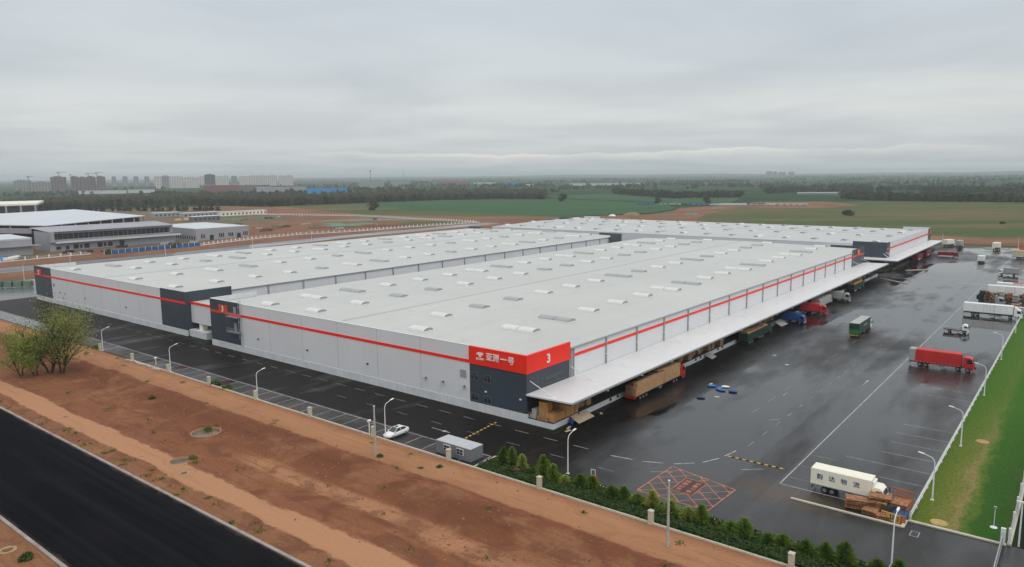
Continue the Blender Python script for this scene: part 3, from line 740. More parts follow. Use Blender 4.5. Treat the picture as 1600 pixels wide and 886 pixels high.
# slate corner at the far end of the front, with its numeral, balcony landings and caged ladder
MB().box(-.05, .3, 92.91, 107, 1.66, 12.75).box(.31, 14, 106.75, 107.05, 9, 12.75).box(.31, 14, 106.75, 107.05, 1.66, 8.99).build('corner_wall', 'slate_panel', w3)
MB().box(.31, 14, 106.62, 106.74, 11.5, 12.74).box(.31, .4, 92.95, 106.6, 11.9, 12.74).box(-.06, .5, 92.92, 107, 12.751, 12.83).box(.51, 14, 106.6, 107.06, 12.751, 12.83).build('parapet_lining', 'plinth', w3)
MB().box(-.09, -.055, 92.92, 107, 9.22, 9.85).build('red_stripe', 'red_panel', w3)
number_sign(w3, -.095, 98.2, 102.2, 9.35, 11.6, '3')
lad = MB()
for yy in (91.55, 92.15): lad.tube([(-.35, yy, 1.5), (-.35, yy, 13.7)], .04, 6)
for k in range(34): lad.tube([(-.35, 91.55, 1.8 + .35 * k), (-.35, 92.15, 1.8 + .35 * k)], .02, 5)
for zz in (4, 6, 8, 10, 12, 13.4): lad.tube([(-.35 - .75 * math.sin(a), 91.85 + .45 * math.cos(a), zz) for a in np.linspace(0, math.pi, 8)], .03, 5)
for a in (.6, 1.57, 2.5): lad.tube([(-.35 - .75 * math.sin(a), 91.85 + .45 * math.cos(a), 4) , (-.35 - .75 * math.sin(a), 91.85 + .45 * math.cos(a), 13.5)], .025, 5)
lad.build('ladder', 'galvanised', w3)
for z0, ya, yb in ((9.0, 92.4, 97.4), (5.0, 92.4, 97.4)):
    b_ = MB().box(-1.3, -.1, ya, yb, z0, z0 + .15)
    for k in range(7): b_.tube([(-1.25, ya + .05 + (yb - ya - .1) * k / 6, z0 + .15), (-1.25, ya + .05 + (yb - ya - .1) * k / 6, z0 + 1.15)], .03, 5)
    for zz in (.65, 1.15): b_.tube([(-1.25, ya, z0 + zz), (-1.25, yb, z0 + zz)], .03, 5)
    b_.build('landing', 'galvanised', w3)
MB().box(-.12, -.055, 94.4, 95.5, 5.2, 7.3).build('door', 'trim_grey', w3)
MB().box(-.12, -.055, 94.4, 95.5, 9.9, 11.6).build('door', 'trim_grey', w3)
# dock side
mb = MB(); mbs = MB(); mbg = MB()
cols = [14.3 + 13.2 * k for k in range(17)]
for x in cols + [15.15]: MB().box(x - .14, x + .14, -.30, -.02, 5.35, EAVE - .25).build('downpipe', 'trim_grey', w3)
for a, b in zip(cols, cols[1:] + [224.0]): MB().box(a + (.2 if a > 15 else 1.05), b - .2, -.10, -.003, 9.35, 9.95).build('red_stripe', 'red_panel', w3)
MB().box(13.95, 224, -.44, -.05, EAVE - .24, EAVE - .02).build('gutter', 'trim_grey', w3)
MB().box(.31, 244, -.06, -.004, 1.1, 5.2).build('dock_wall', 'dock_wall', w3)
MB().box(13.91, 224, -.045, -.004, 5.21, 5.34).build('flashing', 'dark_steel', w3)
MB().box(224, 243.7, -.12, -.003, 5.35, TOP).build('corner_wall', 'slate_panel', w3)
MB().box(243.71, 244.05, -.12, 14, 1.66, TOP).build('corner_wall', 'slate_panel', w3)
MB().box(224, 243.7, -.16, -.125, 9.35, 9.95).build('red_stripe', 'red_panel', w3)
s_ = MB().box(231.2, 235.4, -.34, -.165, 9.6, 12.2).build('number_sign', 'orange_red', w3)
text_mesh('numeral', '3', 2.2, .05, 'white_letter', s_, frame((233.3, -.40, 10.9), (1, 0, 0), (0, 0, 1)), .03)
doors = [6.5] + [7.6 + 13.2 * k for k in range(1, 18)]
for x in doors:
    d_ = MB().box(x - 1.8, x + 1.8, -.16, -.065, 1.1, 4.6)
    for zz in np.arange(1.4, 4.6, .35): d_.box(x - 1.75, x + 1.75, -.185, -.161, zz, zz + .28)
    d_.build('dock_door', 'dark_steel', w3)
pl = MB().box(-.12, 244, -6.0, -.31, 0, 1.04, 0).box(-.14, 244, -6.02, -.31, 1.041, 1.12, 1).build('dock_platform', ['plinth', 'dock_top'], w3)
for x in doors:
    for q in (-1.4, 1.4): MB().box(x + q - .2, x + q + .2, -6.25, -6.03, .5, 1.0).build('dock_bumper', 'rubber', pl)
cn = MB()
cn.add([(-.3, -.10, 5.50), (244, -.10, 5.50), (244, -10, 5.72), (-.3, -10, 5.72), (-.3, -.10, 5.24), (244, -.10, 5.24), (244, -10, 5.42), (-.3, -10, 5.42)],
       [(0, 1, 2, 3), (7, 6, 5, 4), (0, 3, 7, 4), (1, 5, 6, 2), (2, 6, 7, 3), (0, 4, 5, 1)])
cn = cn.build('canopy', 'canopy_white', w3)
MB().box(-.3, 244, -10.22, -10.01, 5.36, 5.66).build('canopy_gutter', 'trim_grey', cn)
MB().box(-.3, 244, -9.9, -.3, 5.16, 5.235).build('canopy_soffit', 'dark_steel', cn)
for x in [.9 + 13.2 * k for k in range(19)]:
    MB().tube([(x, -.12, 7.7), (x, -5.3, 5.62)], .085, 8).box(x - .35, x + .35, -5.75, -5.05, 5.60, 5.68).build('tie_rod', 'white_metal', cn)
for x in np.arange(12, 240, 13.2): MB().box(x - .18, x + .18, -10.0, -9.7, 4.92, 5.15).build('floodlight', 'white_paint', cn)

MB().box(243.3, 243.68, .35, 106.6, 0, EAVE - .2).build('back_wall', 'wall_panel', w3)
# ---------------------------------------------------------------- warehouse two, beyond the gap
w2 = thing('warehouse', 'pale grey warehouse numbered 2 beyond the gap, slate corners and red stripe', 'warehouse', (0, 0, 0), 0, 'pale grey logistics warehouses')
rf = hall(w2, 1.5, 247, 124.5, 233, 'x', 'roof_membrane', 178, True)
MB().box(3, 245, 177.93, 178.07, RIDGE - .02, RIDGE + .07).build('ridge_seam', 'trim_grey', rf)
pat2 = ['sGssLGssGLsGsLGssGs', '.ssgGssLssgsLGssgss', 'ssLGssgGsssgLsgsLGs', 'ssssgLGssgssLGsgLss'][::-1]
for r_i, yy in enumerate((140, 165.5, 195.0, 212.5)):
    for k, ch in enumerate(pat2[r_i][:18]):
        if ch == '.': continue
        x = 7.6 + 13.65 * k
        link('skylight', SKY[('L' if ch in 'LG' else 's', 1 if ch in 'gG' else 0)], rf, (x, yy, roof_z(yy, 124.5, 178, 233)))
X2 = 1.5
MB().box(X2, X2 + .3, 137.3, 217.9, 1.66, TOP).build('front_wall', 'wall_panel', w2)
MB().box(X2 - .1, X2 + .3, 122.9, 233.4, 0, 1.655).build('plinth', 'plinth', w2)
MB().box(X2 - .07, X2 - .03, 122.9, 233.4, 9.22, 9.85).build('red_stripe', 'red_panel', w2)
for y in (151, 164, 177.5, 191, 204.5): MB().box(X2 - .02, X2 - .002, y - .045, y + .045, 1.7, 12.5).build('panel_joint', 'wall_joint', w2)
MB().box(X2 - .06, X2 + .34, 137.35, 217.85, TOP, TOP + .08).build('coping', 'white_metal', w2)
MB().box(X2 - .025, X2 + .3, 122.9, 137.29, 1.66, TOP + .1).box(X2 + .31, 16, 122.9, 123.2, 1.66, TOP + .1).build('corner_wall', 'slate_panel', w2)
MB().box(X2 - .025, X2 + .3, 217.91, 233.4, 1.66, TOP + .1).box(X2 + .31, 16, 233.1, 233.4, 1.66, TOP + .1).build('corner_wall', 'slate_panel', w2)
MB().box(X2 + .31, 16, 232.95, 233.09, 11.5, TOP + .08).build('parapet_lining', 'plinth', w2)
number_sign(w2, X2 - .075, 226.3, 230.4, 9.3, 11.6, '2')
windows(w2, [(221.6, 223.4, 6.2, 7.5), (219.2, 220.8, 6.2, 7.5), (221.6, 223.4, 2.2, 3.6), (219.2, 220.8, 2.2, 3.6)], X=X2 - .025)
for y in (211, 206.5, 190, 160): MB().box(X2 - .3, X2 - .026, y - .2, y + .2, 4.4, 4.65).build('wall_fitting', 'dark_steel', w2)
MB().box(X2 - .1, X2 - .003, 215.2, 216.6, 6.2, 7.5).build('vent', 'trim_grey', w2)
for x in [29.5 + 13.2 * k for k in range(17)]: MB().box(x - .22, x + .22, 124.2, 124.48, 1.66, EAVE - .25).build('downpipe', 'trim_grey', w2)
MB().box(16.1, 246.8, 124.06, 124.45, EAVE - .24, EAVE - .02).build('gutter', 'trim_grey', w2)
MB().box(236, 247.2, 122.9, 123.2, 4, TOP + .1).build('corner_wall', 'slate_panel', w2)
MB().box(247.21, 247.5, 122.9, 137, 4, TOP + .1).build('corner_wall', 'slate_panel', w2)
MB().box(247.21, 247.5, 222, 233.4, 4, TOP + .1).build('corner_wall', 'slate_panel', w2)

MB().box(246.5, 246.9, 124.9, 232.6, 0, EAVE - .2).build('back_wall', 'wall_panel', w2)
# ---------------------------------------------------------------- link between the two fronts
br = thing('link_bridge', 'pale raised link with red stripe spanning the gap between the two warehouses', 'bridge')
MB().box(3.0, 3.3, 107.1, 122.85, 3.85, 9.2).box(13.7, 14.0, 107.1, 122.85, 3.85, 9.2).box(3.31, 13.69, 107.1, 122.85, 3.85, 4.1).build('wall', 'wall_panel', br)
MB().box(2.85, 3.32, 107.1, 122.85, 9.201, 9.8).build('red_stripe', 'red_panel', br)
MB().box(3.33, 14.1, 107.1, 122.85, 9.21, 9.7).build('roof', 'roof_membrane', br)
MB().box(8.5, 14.0, 108.0, 122.0, .05, 3.8).build('inner_wall', 'dock_wall', br)
MB().box(2.0, 8.4, 113.5, 122.8, .0, 1.9).build('ramp_wall', 'plinth', br)
MB().box(3.3, 5.0, 117.8, 119.4, 1.901, 3.7).build('cabinet', 'cream_paint', br)
MB().tube([(2.6, 108.4, 0), (2.6, 108.4, 3.85)], .2, 8).build('column', 'dark_steel', br)

# ---------------------------------------------------------------- far warehouse, set crosswise
w1 = thing('warehouse', 'far pale warehouse set crosswise behind the others, with slate corner and canopy', 'warehouse', (0, 0, 0), 0, 'pale grey logistics warehouses')
rf = hall(w1, 267, 378, -4, 231, 'y', 'roof_membrane_far', 322, True)
MB().box(321.93, 322.07, -2, 229, RIDGE - .02, RIDGE + .07).build('ridge_seam', 'trim_grey', rf)
for r_i, xx in enumerate((279.5, 308, 337, 362)):
    for k in range(17):
        ch = 'sggsLggsG'[(k + r_i * 2) % 9]
        y = 3 + 14.1 * k
        o = link('skylight', SKY[('L' if ch in 'LG' else 's', 1 if ch in 'gG' else 0)], rf, (xx, y, EAVE + (RIDGE - EAVE) * (1 - abs(xx - 322) / 55.5)))
        o.rotation_euler.z = R(90)
MB().box(267.4, 377.6, 230.6, 230.9, 0, EAVE - .2).build('back_wall', 'wall_panel', w1)
MB().box(266.9, 378.1, -4.32, -4.02, 1.66, TOP).build('front_wall', 'wall_panel', w1)
MB().box(266.6, 273, -4.45, -4.33, 5.4, TOP + .05).build('corner_wall', 'slate_panel', w1)
MB().box(266.5, 266.95, -4.32, 10.2, 5.9, TOP + .1).build('corner_wall', 'slate_panel', w1)
MB().box(370.5, 378.3, -4.45, -4.33, 5.4, TOP + .05).build('corner_wall', 'slate_panel', w1)
MB().box(378.27, 378.5, -4.3, 10, 10, TOP + .15).build('parapet_lining', 'plinth', w1)
MB().box(378.27, 378.5, 217, 231, 10, TOP + .15).build('parapet_lining', 'plinth', w1)
MB().box(266.6, 378.4, -4.52, -4.455, 9.3, 9.95).build('red_stripe', 'red_panel', w1)
s_ = MB().box(372.6, 375.8, -4.7, -4.53, 9.6, 12.0).build('number_sign', 'orange_red', w1)
text_mesh('numeral', '1', 2.0, .04, 'white_letter', s_, frame((374.2, -4.76, 10.8), (1, 0, 0), (0, 0, 1)), .03)
windows(w1, [(268.0, 269.6, 6.2, 7.8), (270.2, 271.8, 6.2, 8.4)], Y=-4.45)
MB().box(258.5, 266.4, -6, 231, .0, 1.1).build('dock_platform', 'dock_top', w1)
MB().box(266.7, 266.88, -4, 231, 1.1, 5.8).build('dock_wall', 'dock_wall', w1)
cn = MB().box(256.8, 266.4, -11.0, 20, 5.3, 5.65).box(266.41, 377, -11.0, -4.6, 5.3, 5.65).build('canopy', 'canopy_white', w1)
MB().box(256.7, 377.1, -11.2, -11.01, 5.25, 5.6).box(256.6, 256.79, -11.0, 20, 5.25, 5.6).build('canopy_gutter', 'trim_grey', cn)
for x in [270 + 13.2 * k for k in range(8)]: MB().tube([(x, -4.5, 7.8), (x, -8.2, 5.6)], .09, 6).build('tie_rod', 'white_metal', cn)
MB().tube([(262, -4.2, 8.0), (259, -8.0, 5.6)], .12, 6).tube([(266.4, -4.2, 8.2), (262.5, -9.5, 5.6)], .12, 6).build('tie_rod', 'white_metal', cn)
MB().box(266.6, 376, -7.4, -4.46, 0, 1.1).build('dock_platform', 'dock_top', w1)
MB().box(267, 376, -4.5, -4.46, 1.11, 5.25).build('dock_wall', 'dock_wall', w1)
kb = MB().obox((231, -15, .12), (16.5, .5, .24), math.atan2(-13, -11)).build('kerb', 'beige_concrete'); kb['kind'] = 'structure'
kb = MB().obox((275, -15.8, .12), (13, .5, .24), math.atan2(-7.3, 10.5)).build('kerb', 'beige_concrete'); kb['kind'] = 'structure'
sl = MB().sheet([(244.2, -3), (262, -9), (250, -16), (238.5, -9)], .006).build('slab', 'apron_concrete'); sl['kind'] = 'structure'
# ------------------------------------------------------------------ perimeter fence along the front verge
pf = thing('perimeter_fence', 'long low fence of beige posts, kerb wall and wire between red earth and yard', 'fence')
MB().box(-21.75, -21.45, -130, 106.4, -.2, .22).build('kerb_wall', 'beige_concrete', pf)
for k in range(13):
    y = 124.5 - 17.9 * k
    MB().box(-21.95, -21.35, y - .3, y + .3, -.2, 1.75).box(-22.0, -21.3, y - .35, y + .35, 1.751, 1.86).build('post', 'beige_concrete', pf)
wire = MB()
for zz in (.75, 1.15, 1.55): wire.tube([(-21.6, -130, zz), (-21.6, -6.5, zz)], .02, 4)
for y in np.arange(-128, -6, 3.0): wire.tube([(-21.6, y, .2), (-21.6, y, 1.65)], .03, 5)
wire.build('wire_mesh', 'green_dark', pf)
# loose kerb blocks where the fence is broken off
for i, (y, a) in enumerate([(106.9, .1), (103.6, -.15), (100.6, .2), (97.4, -.1), (93.2, .25)]):
    tag(MB().obox((-22.3 + .2 * (i % 2), y, .18), (.42, 2.7, .36), a).build('kerb_block', 'beige_concrete', bevel=.03),
        f'{ORD[i]} loose concrete kerb block from the left along the broken front fence', 'kerb block', 'loose kerb blocks')

# rail fence on the lawn side
rl = thing('rail_fence', 'long white rail fence between the wet truck yard and the lawn', 'fence')
mb = MB()
for zz in (.55, 1.05): mb.tube([(-.2, -62.95, zz), (330, -62.95, zz)], .055, 6)
mb.build('rail', 'white_metal', rl)
for k in range(83): MB().box(-.3 + 4.0 * k, -.18 + 4.0 * k, -63.02, -62.88, 0, 1.15).build('post', 'white_metal', rl)

# boundary fence with white posts on the right, plus the gate
bf = thing('boundary_fence', 'boundary fence of white posts and pale mesh along the right edge of lawn', 'fence')
mb = MB()
for zz in (.3, .8, 1.3, 1.75): mb.tube([(-.5, -73.6, zz), (330, -73.6, zz)], .025, 4)
mb.build('mesh_panel', 'galvanised', bf)
MB().box(-.5, 330, -73.9, -73.45, -.2, .2).build('kerb_wall', 'beige_concrete', bf)
for k in range(60): MB().box(-.35 + 5.5 * k, -.1 + 5.5 * k, -73.78, -73.5, 0, 2.1).build('post', 'white_metal', bf)
gt = thing('sliding_gate', 'dark grey sliding gate standing across the yard road at the right edge', 'gate', (-.9, -73.0, 0))
mb = MB().box(-15, 0, -.06, .06, .15, .3).box(-15, 0, -.06, .06, 1.5, 1.6)
for k in range(51): mb.box(-15 + .3 * k - .02, -15 + .3 * k + .02, -.03, .03, .3, 1.5)
mb.build('gate_leaf', 'trim_grey', gt)
MB().box(.02, .4, -.25, .25, 0, 2.1).build('gate_post', 'white_metal', gt)

# ------------------------------------------------------------------ lamps and poles
def lamp_post(x, y, h, ang, label, arm=1.5):
    t = thing('street_lamp', label, 'street lamp', (x, y, 0), ang, 'white single-arm yard lamps')
    MB().tube([(0, 0, 0), (0, 0, h * .82)], [.11, .07], 10).box(-.22, .22, -.22, .22, 0, .06).build('pole', 'white_metal', t)
    MB().tube([(0, 0, h * .82), (.08, 0, h * .88), (.35, 0, h * .94), (arm, 0, h)], [.07, .065, .055, .05], 8).build('arm', 'white_metal', t)
    MB().obox((arm + .25, 0, h + .03), (.75, .26, .12), 0, 0, R(-8)).build('lamp_head', 'white_paint', t)
for i, (x, y, h) in enumerate([(-21.2, 124.0, 6.0), (-21.2, 88.4, 6.3), (-21.2, 53.0, 6.0), (-21.1, 14.6, 6.6), (-14.6, -18.9, 6.4), (-14.4, -63.5, 6.3)]):
    lamp_post(x, y, h, 0, ['white lamp post between the leafy trees and the front fence end', 'white lamp post beside the loose kerb blocks of the front fence',
        'white lamp post in the middle of the front parking bays', 'white lamp post beside the parked white car', 'white lamp post standing by the conifers near the cardboard dock corner',
        'white lamp post standing before the timber pallet heap'][i])
for i, (x, y) in enumerate([(8.1, -64.1), (33.8, -64.2), (68.7, -63.8), (104.5, -63.5), (142.0, -63.5)]):
    lamp_post(x, y, 6.4, R(90), ['nearest lamp post on the right lawn, beside the pallet heap', 'second lamp post along the right lawn, beyond the pallet heap',
        'lamp post on the lawn edge nearest the red truck front', 'lamp post on the lawn edge between the red truck and flatbed', 'lamp post on the lawn edge before the long white truck cab'][i])
for i, (x, y, a) in enumerate([(19.0, 298.3, 180), (104.7, 339.4, 0), (51.4, 332.0, 0), (160, 338, 0), (215, 352, 0), (285, 362, 0)]):
    lamp_post(x, y, 7.5, R(a + 90), ['leftmost street lamp on the back road beyond the far left corner', 'street lamp on the back road before the blue hoarding',
        'street lamp on the back road left of the blue hoarding', 'street lamp on the back road before the low white building', 'street lamp behind the roof of warehouse two, right of the low white building',
        'street lamp rising behind the far end of the second roof'][i])
for i, (x, y) in enumerate([(407.4, -6.5), (408, -44.5), (412, -52)]):
    t = thing('light_mast', ['slim white mast at the far yard edge beside the far canopy end', 'slim white mast at the far yard edge behind the far beige truck', 'shorter slim mast at the far yard edge at the right border'][i], 'mast', (x, y, 0), 0, 'slim masts at the far yard edge')
    MB().tube([(0, 0, 0), (0, 0, 7.0 - i * .6)], [.13, .07], 8).build('pole', 'white_metal', t)
    MB().box(-.3, .3, -.15, .15, 7.0 - i * .6, 7.15 - i * .6).build('lamp_head', 'white_metal', t)
for (x, y, h, lb) in [(-27.4, 10.0, 8.4, 'tall grey concrete utility pole in red earth in front of the white car'), (-25.9, -41.1, 8.6, 'tall pale concrete utility pole beside the conifer hedge and orange box marking')]:
    t = thing('utility_pole', lb, 'pole', (x, y, -.1), 0, 'concrete poles on the verge')
    MB().tube([(0, 0, 0), (0, 0, h)], [.19, .12], 10).build('shaft', 'concrete', t)
    MB().cyl((0, 0, h + .001), .15, .08, 10).build('cap', 'white_metal', t)
t = thing('utility_pole', 'white pole with a small floodlight bar at right edge of the lawn', 'pole', (-.2, -74.6, 0))
MB().tube([(0, 0, 0), (0, 0, 5.6)], [.1, .08], 8).build('shaft', 'white_metal', t)
MB().box(-.12, .12, -.6, .6, 5.6, 5.75).build('lamp_head', 'white_paint', t)
t = thing('garden_spotlight', 'low thin floodlight stand on the lawn by the gate', 'light stand', (3.6, -71.7, .05))
MB().cyl((0, 0, 0), .42, .08, 12).build('base', 'white_metal', t); MB().tube([(0, 0, .08), (0, 0, 2.6)], .04, 6).build('pole', 'white_metal', t)
MB().obox((0, 0, 2.72), (.22, .34, .24)).build('lamp_head', 'galvanised', t)
t = thing('pavilion_table', 'white topped round shelter on one dark leg beyond the right fence', 'shelter', (9.5, -76.3, 0))
MB().cyl((0, 0, 2.3), 1.7, .18, 24).build('top', 'white_paint', t); MB().tube([(0, 0, 0), (0, 0, 2.3)], .09, 8).build('leg', 'dark_steel', t)

# ------------------------------------------------------------------ small things on verge and yard
def hydrant(x, y, z, label, h=1.5):
    t = thing('marker_post', label, 'marker post', (x, y, z), 0, 'white marker posts by the front bays')
    MB().tube([(0, 0, 0), (0, 0, h)], .09, 8).build('stem', 'white_paint', t)
    MB().cyl((-.28, 0, h + .1), .22, .56, 12, 0, 'x').build('head', 'white_paint', t)
hydrant(-21.0, 18.9, 0, 'white post with round head in the bays beside the white car', 2.2)
hydrant(-20.1, 97.7, 0, 'white post with round head in the bays near the broken fence', 1.6)
hydrant(-21.6, 143.5, 0, 'white post with round head beside the leafy trees', 1.6)
t = thing('fire_hydrant', 'red fire hydrant with white pipe frame at the yard edge by the conifers', 'hydrant', (-14.6, -23.7, 0))
MB().tube([(0, 0, 0), (0, 0, .75)], [.28, .22], 12).cyl((0, 0, .75), .3, .12, 12).cyl((-.45, 0, .5), .14, .9, 10, 0, 'x').cyl((0, -.45, .5), .14, .9, 10, 0, 'y').build('body', 'red_paint', t)
MB().tube([(.9, .5, 0), (.9, .5, 1.3), (.9, 1.2, 1.3), (.9, 1.2, 0)], .05, 6).build('pipe_frame', 'white_metal', t)
tag(MB().cyl((-19.0, -12.2, .02), .7, .5, 18).cyl((-19.0, -12.2, .521), .55, .04, 18).build('planter', 'rust_roof'), 'low round rusty tub among the first conifers of the hedge', 'tub')

def pit(x, y, r, h, label, hole=.75):
    t = thing('concrete_well', label, 'well', (x, y, -.02), 0, 'round concrete wells in the verge')
    n = 32; mb = MB(); bk = MB(); ri = r * hole
    def ring(rad, z, j=0.0): return [((rad + j * math.sin(k * 2.3 + x)) * math.cos(2 * math.pi * k / n), (rad + j * math.sin(k * 2.3 + x)) * math.sin(2 * math.pi * k / n), z) for k in range(n)]
    o0, o1, i1, i0 = ring(r + .02, -.4), ring(r, h), ring(ri, h), ring(ri, -.5)
    for A, B in ((o0, o1), (o1, i1), (i1, i0)):
        for k in range(n): mb.quad(A[k], A[(k + 1) % n], B[(k + 1) % n], B[k])
    mb.build('rim', 'well_rim', t)
    b0, b1 = ring(r + 2.1, -.12, .3), ring(r + .03, h - .035, .0)
    for k in range(n): bk.quad(b0[k], b0[(k + 1) % n], b1[(k + 1) % n], b1[k])
    bk.build('bank', 'verge_earth', t, smooth=True)
    fl = MB(); fl.add(ring(ri + .005, -.45), [tuple(range(n))]); fl.build('floor', 'site_dark' if r < 1.2 else 'well_floor', t)
pit(-38.3, 42.6, 2.6, .14, 'large round concrete well with plants inside on the red verge', .94)
pit(-48.0, 33.4, 1.6, .14, 'middle sized concrete well at the edge of the sandy track', .9)
pit(-50.1, 28.0, .85, .14, 'small round concrete well with a black hole on the sandy track', .55)
pit(-50.0, 72.3, .6, .12, 'small dark well far along the sandy track', .6)
pit(-75.6, 22.0, 1.0, .36, 'small concrete well in the lower left corner beyond the dark road', .6)
tag(MB().cyl((.9, -66.0, .0), 1.0, .12, 28).cyl((.9, -66, .121), .8, .04, 28).build('well_cover', 'ochre_cover'), 'round yellowish well cover on the lawn corner beside the kerb', 'well cover')
tag(MB().cyl((38, -66.8, 0), 1.0, .14, 24).build('well_cover', 'carton'), 'small tan well cover far up the lawn', 'well cover')

def bag(x, y, a, mat_, label, s=1.0):
    s *= .85
    mb = MB(); n = 10
    prof = [(-1.1, .05), (-1.0, .22), (-.6, .33), (0, .36), (.55, .31), (.95, .24), (1.1, .05)]
    rings = [[(px * s, math.cos(2 * math.pi * k / n) * pr * 1.5 * s, max(0.0, .28 + math.sin(2 * math.pi * k / n) * pr * .85) * s) for k in range(n)] for px, pr in prof]
    vs = [q for r0 in rings for q in r0]; fs = []
    for i in range(len(prof) - 1):
        for k in range(n): fs.append((i * n + k, i * n + (k + 1) % n, (i + 1) * n + (k + 1) % n, (i + 1) * n + k))
    fs += [tuple(range(n)), tuple(len(vs) - n + k for k in range(n))]
    mb.add(vs, fs)
    tag(mb.build('bag', mat_, loc=(x, y, -.03), rz=a, smooth=True), label, 'bag', 'bags dropped on the wet yard')
bag(42.1, -17.4, R(-60), 'blue_bag', 'blue bag lying leftmost in the heap on the yard')
bag(41.4, -19.4, R(-20), 'blue_bag', 'blue bag in the middle of the heap on the yard')
bag(40.4, -20.3, R(-80), 'blue_bag', 'blue bag at the front of the heap on the yard', .9)
bag(43.2, -20.0, R(-70), 'white_paint', 'white bag lying behind the blue bags on the yard', .9)
bag(40.8, -22.6, R(-75), 'blue_paint', 'dark blue bag at the right end of the heap', .95)
bag(33.1, -19.0, R(-70), 'navy_bag', 'navy bag lying alone left of the blue bags', .9)
bag(43.6, -16.6, R(-10), 'plywood', 'small tan sack behind the leftmost blue bag', .6)

# site cabin
sc_ = thing('site_cabin', 'grey site cabin with pale roof and two windows against the front fence', 'cabin', (-18.9, -.6, 0))
MB().box(-1.5, 1.5, -3.9, 3.9, .05, 2.5).build('wall', 'cabin_wall', sc_, bevel=.03); sc_.scale = (1, .97, .86)
MB().add([(-1.5, -3.9, 2.505), (1.5, -3.9, 2.505), (1.5, 3.9, 2.505), (-1.5, 3.9, 2.505), (-1.42, -3.82, 2.60), (1.42, -3.82, 2.60), (1.42, 3.82, 2.60), (-1.42, 3.82, 2.60)],
         [(3, 2, 1, 0), (4, 5, 6, 7), (0, 1, 5, 4), (1, 2, 6, 5), (2, 3, 7, 6), (3, 0, 4, 7)]).build('roof', 'cabin_roof', sc_)
for y0 in (-1.6, 1.3):
    f0 = MB().box(-1.62, -1.503, y0 - .75, y0 + .75, .95, 2.15).build('window', 'white_metal', sc_)
    pn = MB()
    for a in (-.68, .03):
        for z in (1.02, 1.58): pn.box(-1.64, -1.622, y0 + a, y0 + a + .65, z, z + .5)
    pn.build('pane', 'window_glass', f0)

# ------------------------------------------------------------------ white saloon car
def car():
    t = thing('parked_car', 'white saloon car with dark glass parked in a front bay', 'car', (-18.9, 14.3, 0), R(180)); t.scale = (1, 1, 1.1)
    # stations along x: (x, half width, z bottom, z top of shoulder)
    st = [(-2.42, .62, .42, .78), (-2.34, .80, .30, .98), (-1.9, .88, .22, 1.04), (-1.2, .91, .20, 1.0), (-.3, .92, .20, .97), (.6, .92, .20, .95), (1.2, .91, .20, .92), (1.8, .88, .22, .84), (2.25, .80, .27, .70), (2.40, .62, .38, .58)]
    n = 12; vs = []; fs = []
    for x, hw, z0, z1 in st:
        h = z1 - z0
        ring = [(-.55, 0), (-.9, .06), (-1, .28), (-1, .62), (-.95, .86), (-.78, .99), (.78, .99), (.95, .86), (1, .62), (1, .28), (.9, .06), (.55, 0)]
        vs += [(x, a * hw, z0 + b * h) for a, b in ring]
    for i in range(len(st) - 1):
        for k in range(n): fs.append((i * n + k, i * n + (k + 1) % n, (i + 1) * n + (k + 1) % n, (i + 1) * n + k))
    fs += [tuple(range(n)), tuple(len(vs) - n + k for k in range(n))]
    MB().add(vs, fs).build('body', 'white_paint', t, smooth=True)
    gh = [(-2.0, .70, .99), (-1.25, .62, 1.38), (-.5, .60, 1.46), (.25, .61, 1.43), (1.15, .74, .93)]
    vs = []; fs = []
    for x, hw, z in gh: vs += [(x, -.80, .90), (x, -hw, z - .05), (x, -hw + .1, z), (x, hw - .1, z), (x, hw, z - .05), (x, .80, .90)]
    for i in range(len(gh) - 1):
        for k in range(5): fs.append((i * 6 + k, i * 6 + k + 1, (i + 1) * 6 + k + 1, (i + 1) * 6 + k))
    MB().add(vs, fs).build('window', 'car_glass', t, smooth=False)
    rp = MB()
    pr = [(-1.3, .61, 1.385), (-.5, .60, 1.475), (.3, .61, 1.445)]
    vs = [q for x, hw, z in pr for q in ((x, -hw - .015, z - .055), (x, -hw + .08, z + .012), (x, hw - .08, z + .012), (x, hw + .015, z - .055))]
    rp.add(vs, [(i * 4 + k, i * 4 + k + 1, (i + 1) * 4 + k + 1, (i + 1) * 4 + k) for i in range(2) for k in range(3)])
    for s in (-1, 1):
        for (xa, za, xb, zb) in ((1.18, .93, .3, 1.40), (-1.3, 1.35, -2.05, 1.0)): rp.tube([(xa, s * .77, za), (xb, s * .625, zb)], .04, 6)
        rp.tube([(-.45, s * .81, .92), (-.45, s * .625, 1.42)], .035, 6)
    rp.build('roof', 'white_paint', t)
    MB().box(-.45, .15, -.35, .35, 1.47, 1.495).build('sunroof', 'vehicle_glass', t)
    for x in (-1.45, 1.42):
        for s in (-1, 1):
            w = MB().cyl((x, s * .80 - (.1 if s > 0 else -.1) - .11, .33), .33, .22, 20, 0, 'y').build('wheel', 'rubber', t)
            MB().cyl((x, s * .915 - .012, .33), .21, .024, 12, 0, 'y').build('rim', 'hub', w)
    for s in (-1, 1):
        MB().obox((2.27, s * .62, .60), (.18, .32, .13), s * -.35).build('headlight', 'skylight_white', t, bevel=.03)
        MB().obox((-2.36, s * .62, .80), (.10, .34, .13), s * .3).build('tail_light', 'red_paint', t)
        MB().obox((.95, s * 1.0, .98), (.14, .18, .12)).build('mirror', 'white_paint', t)
car()
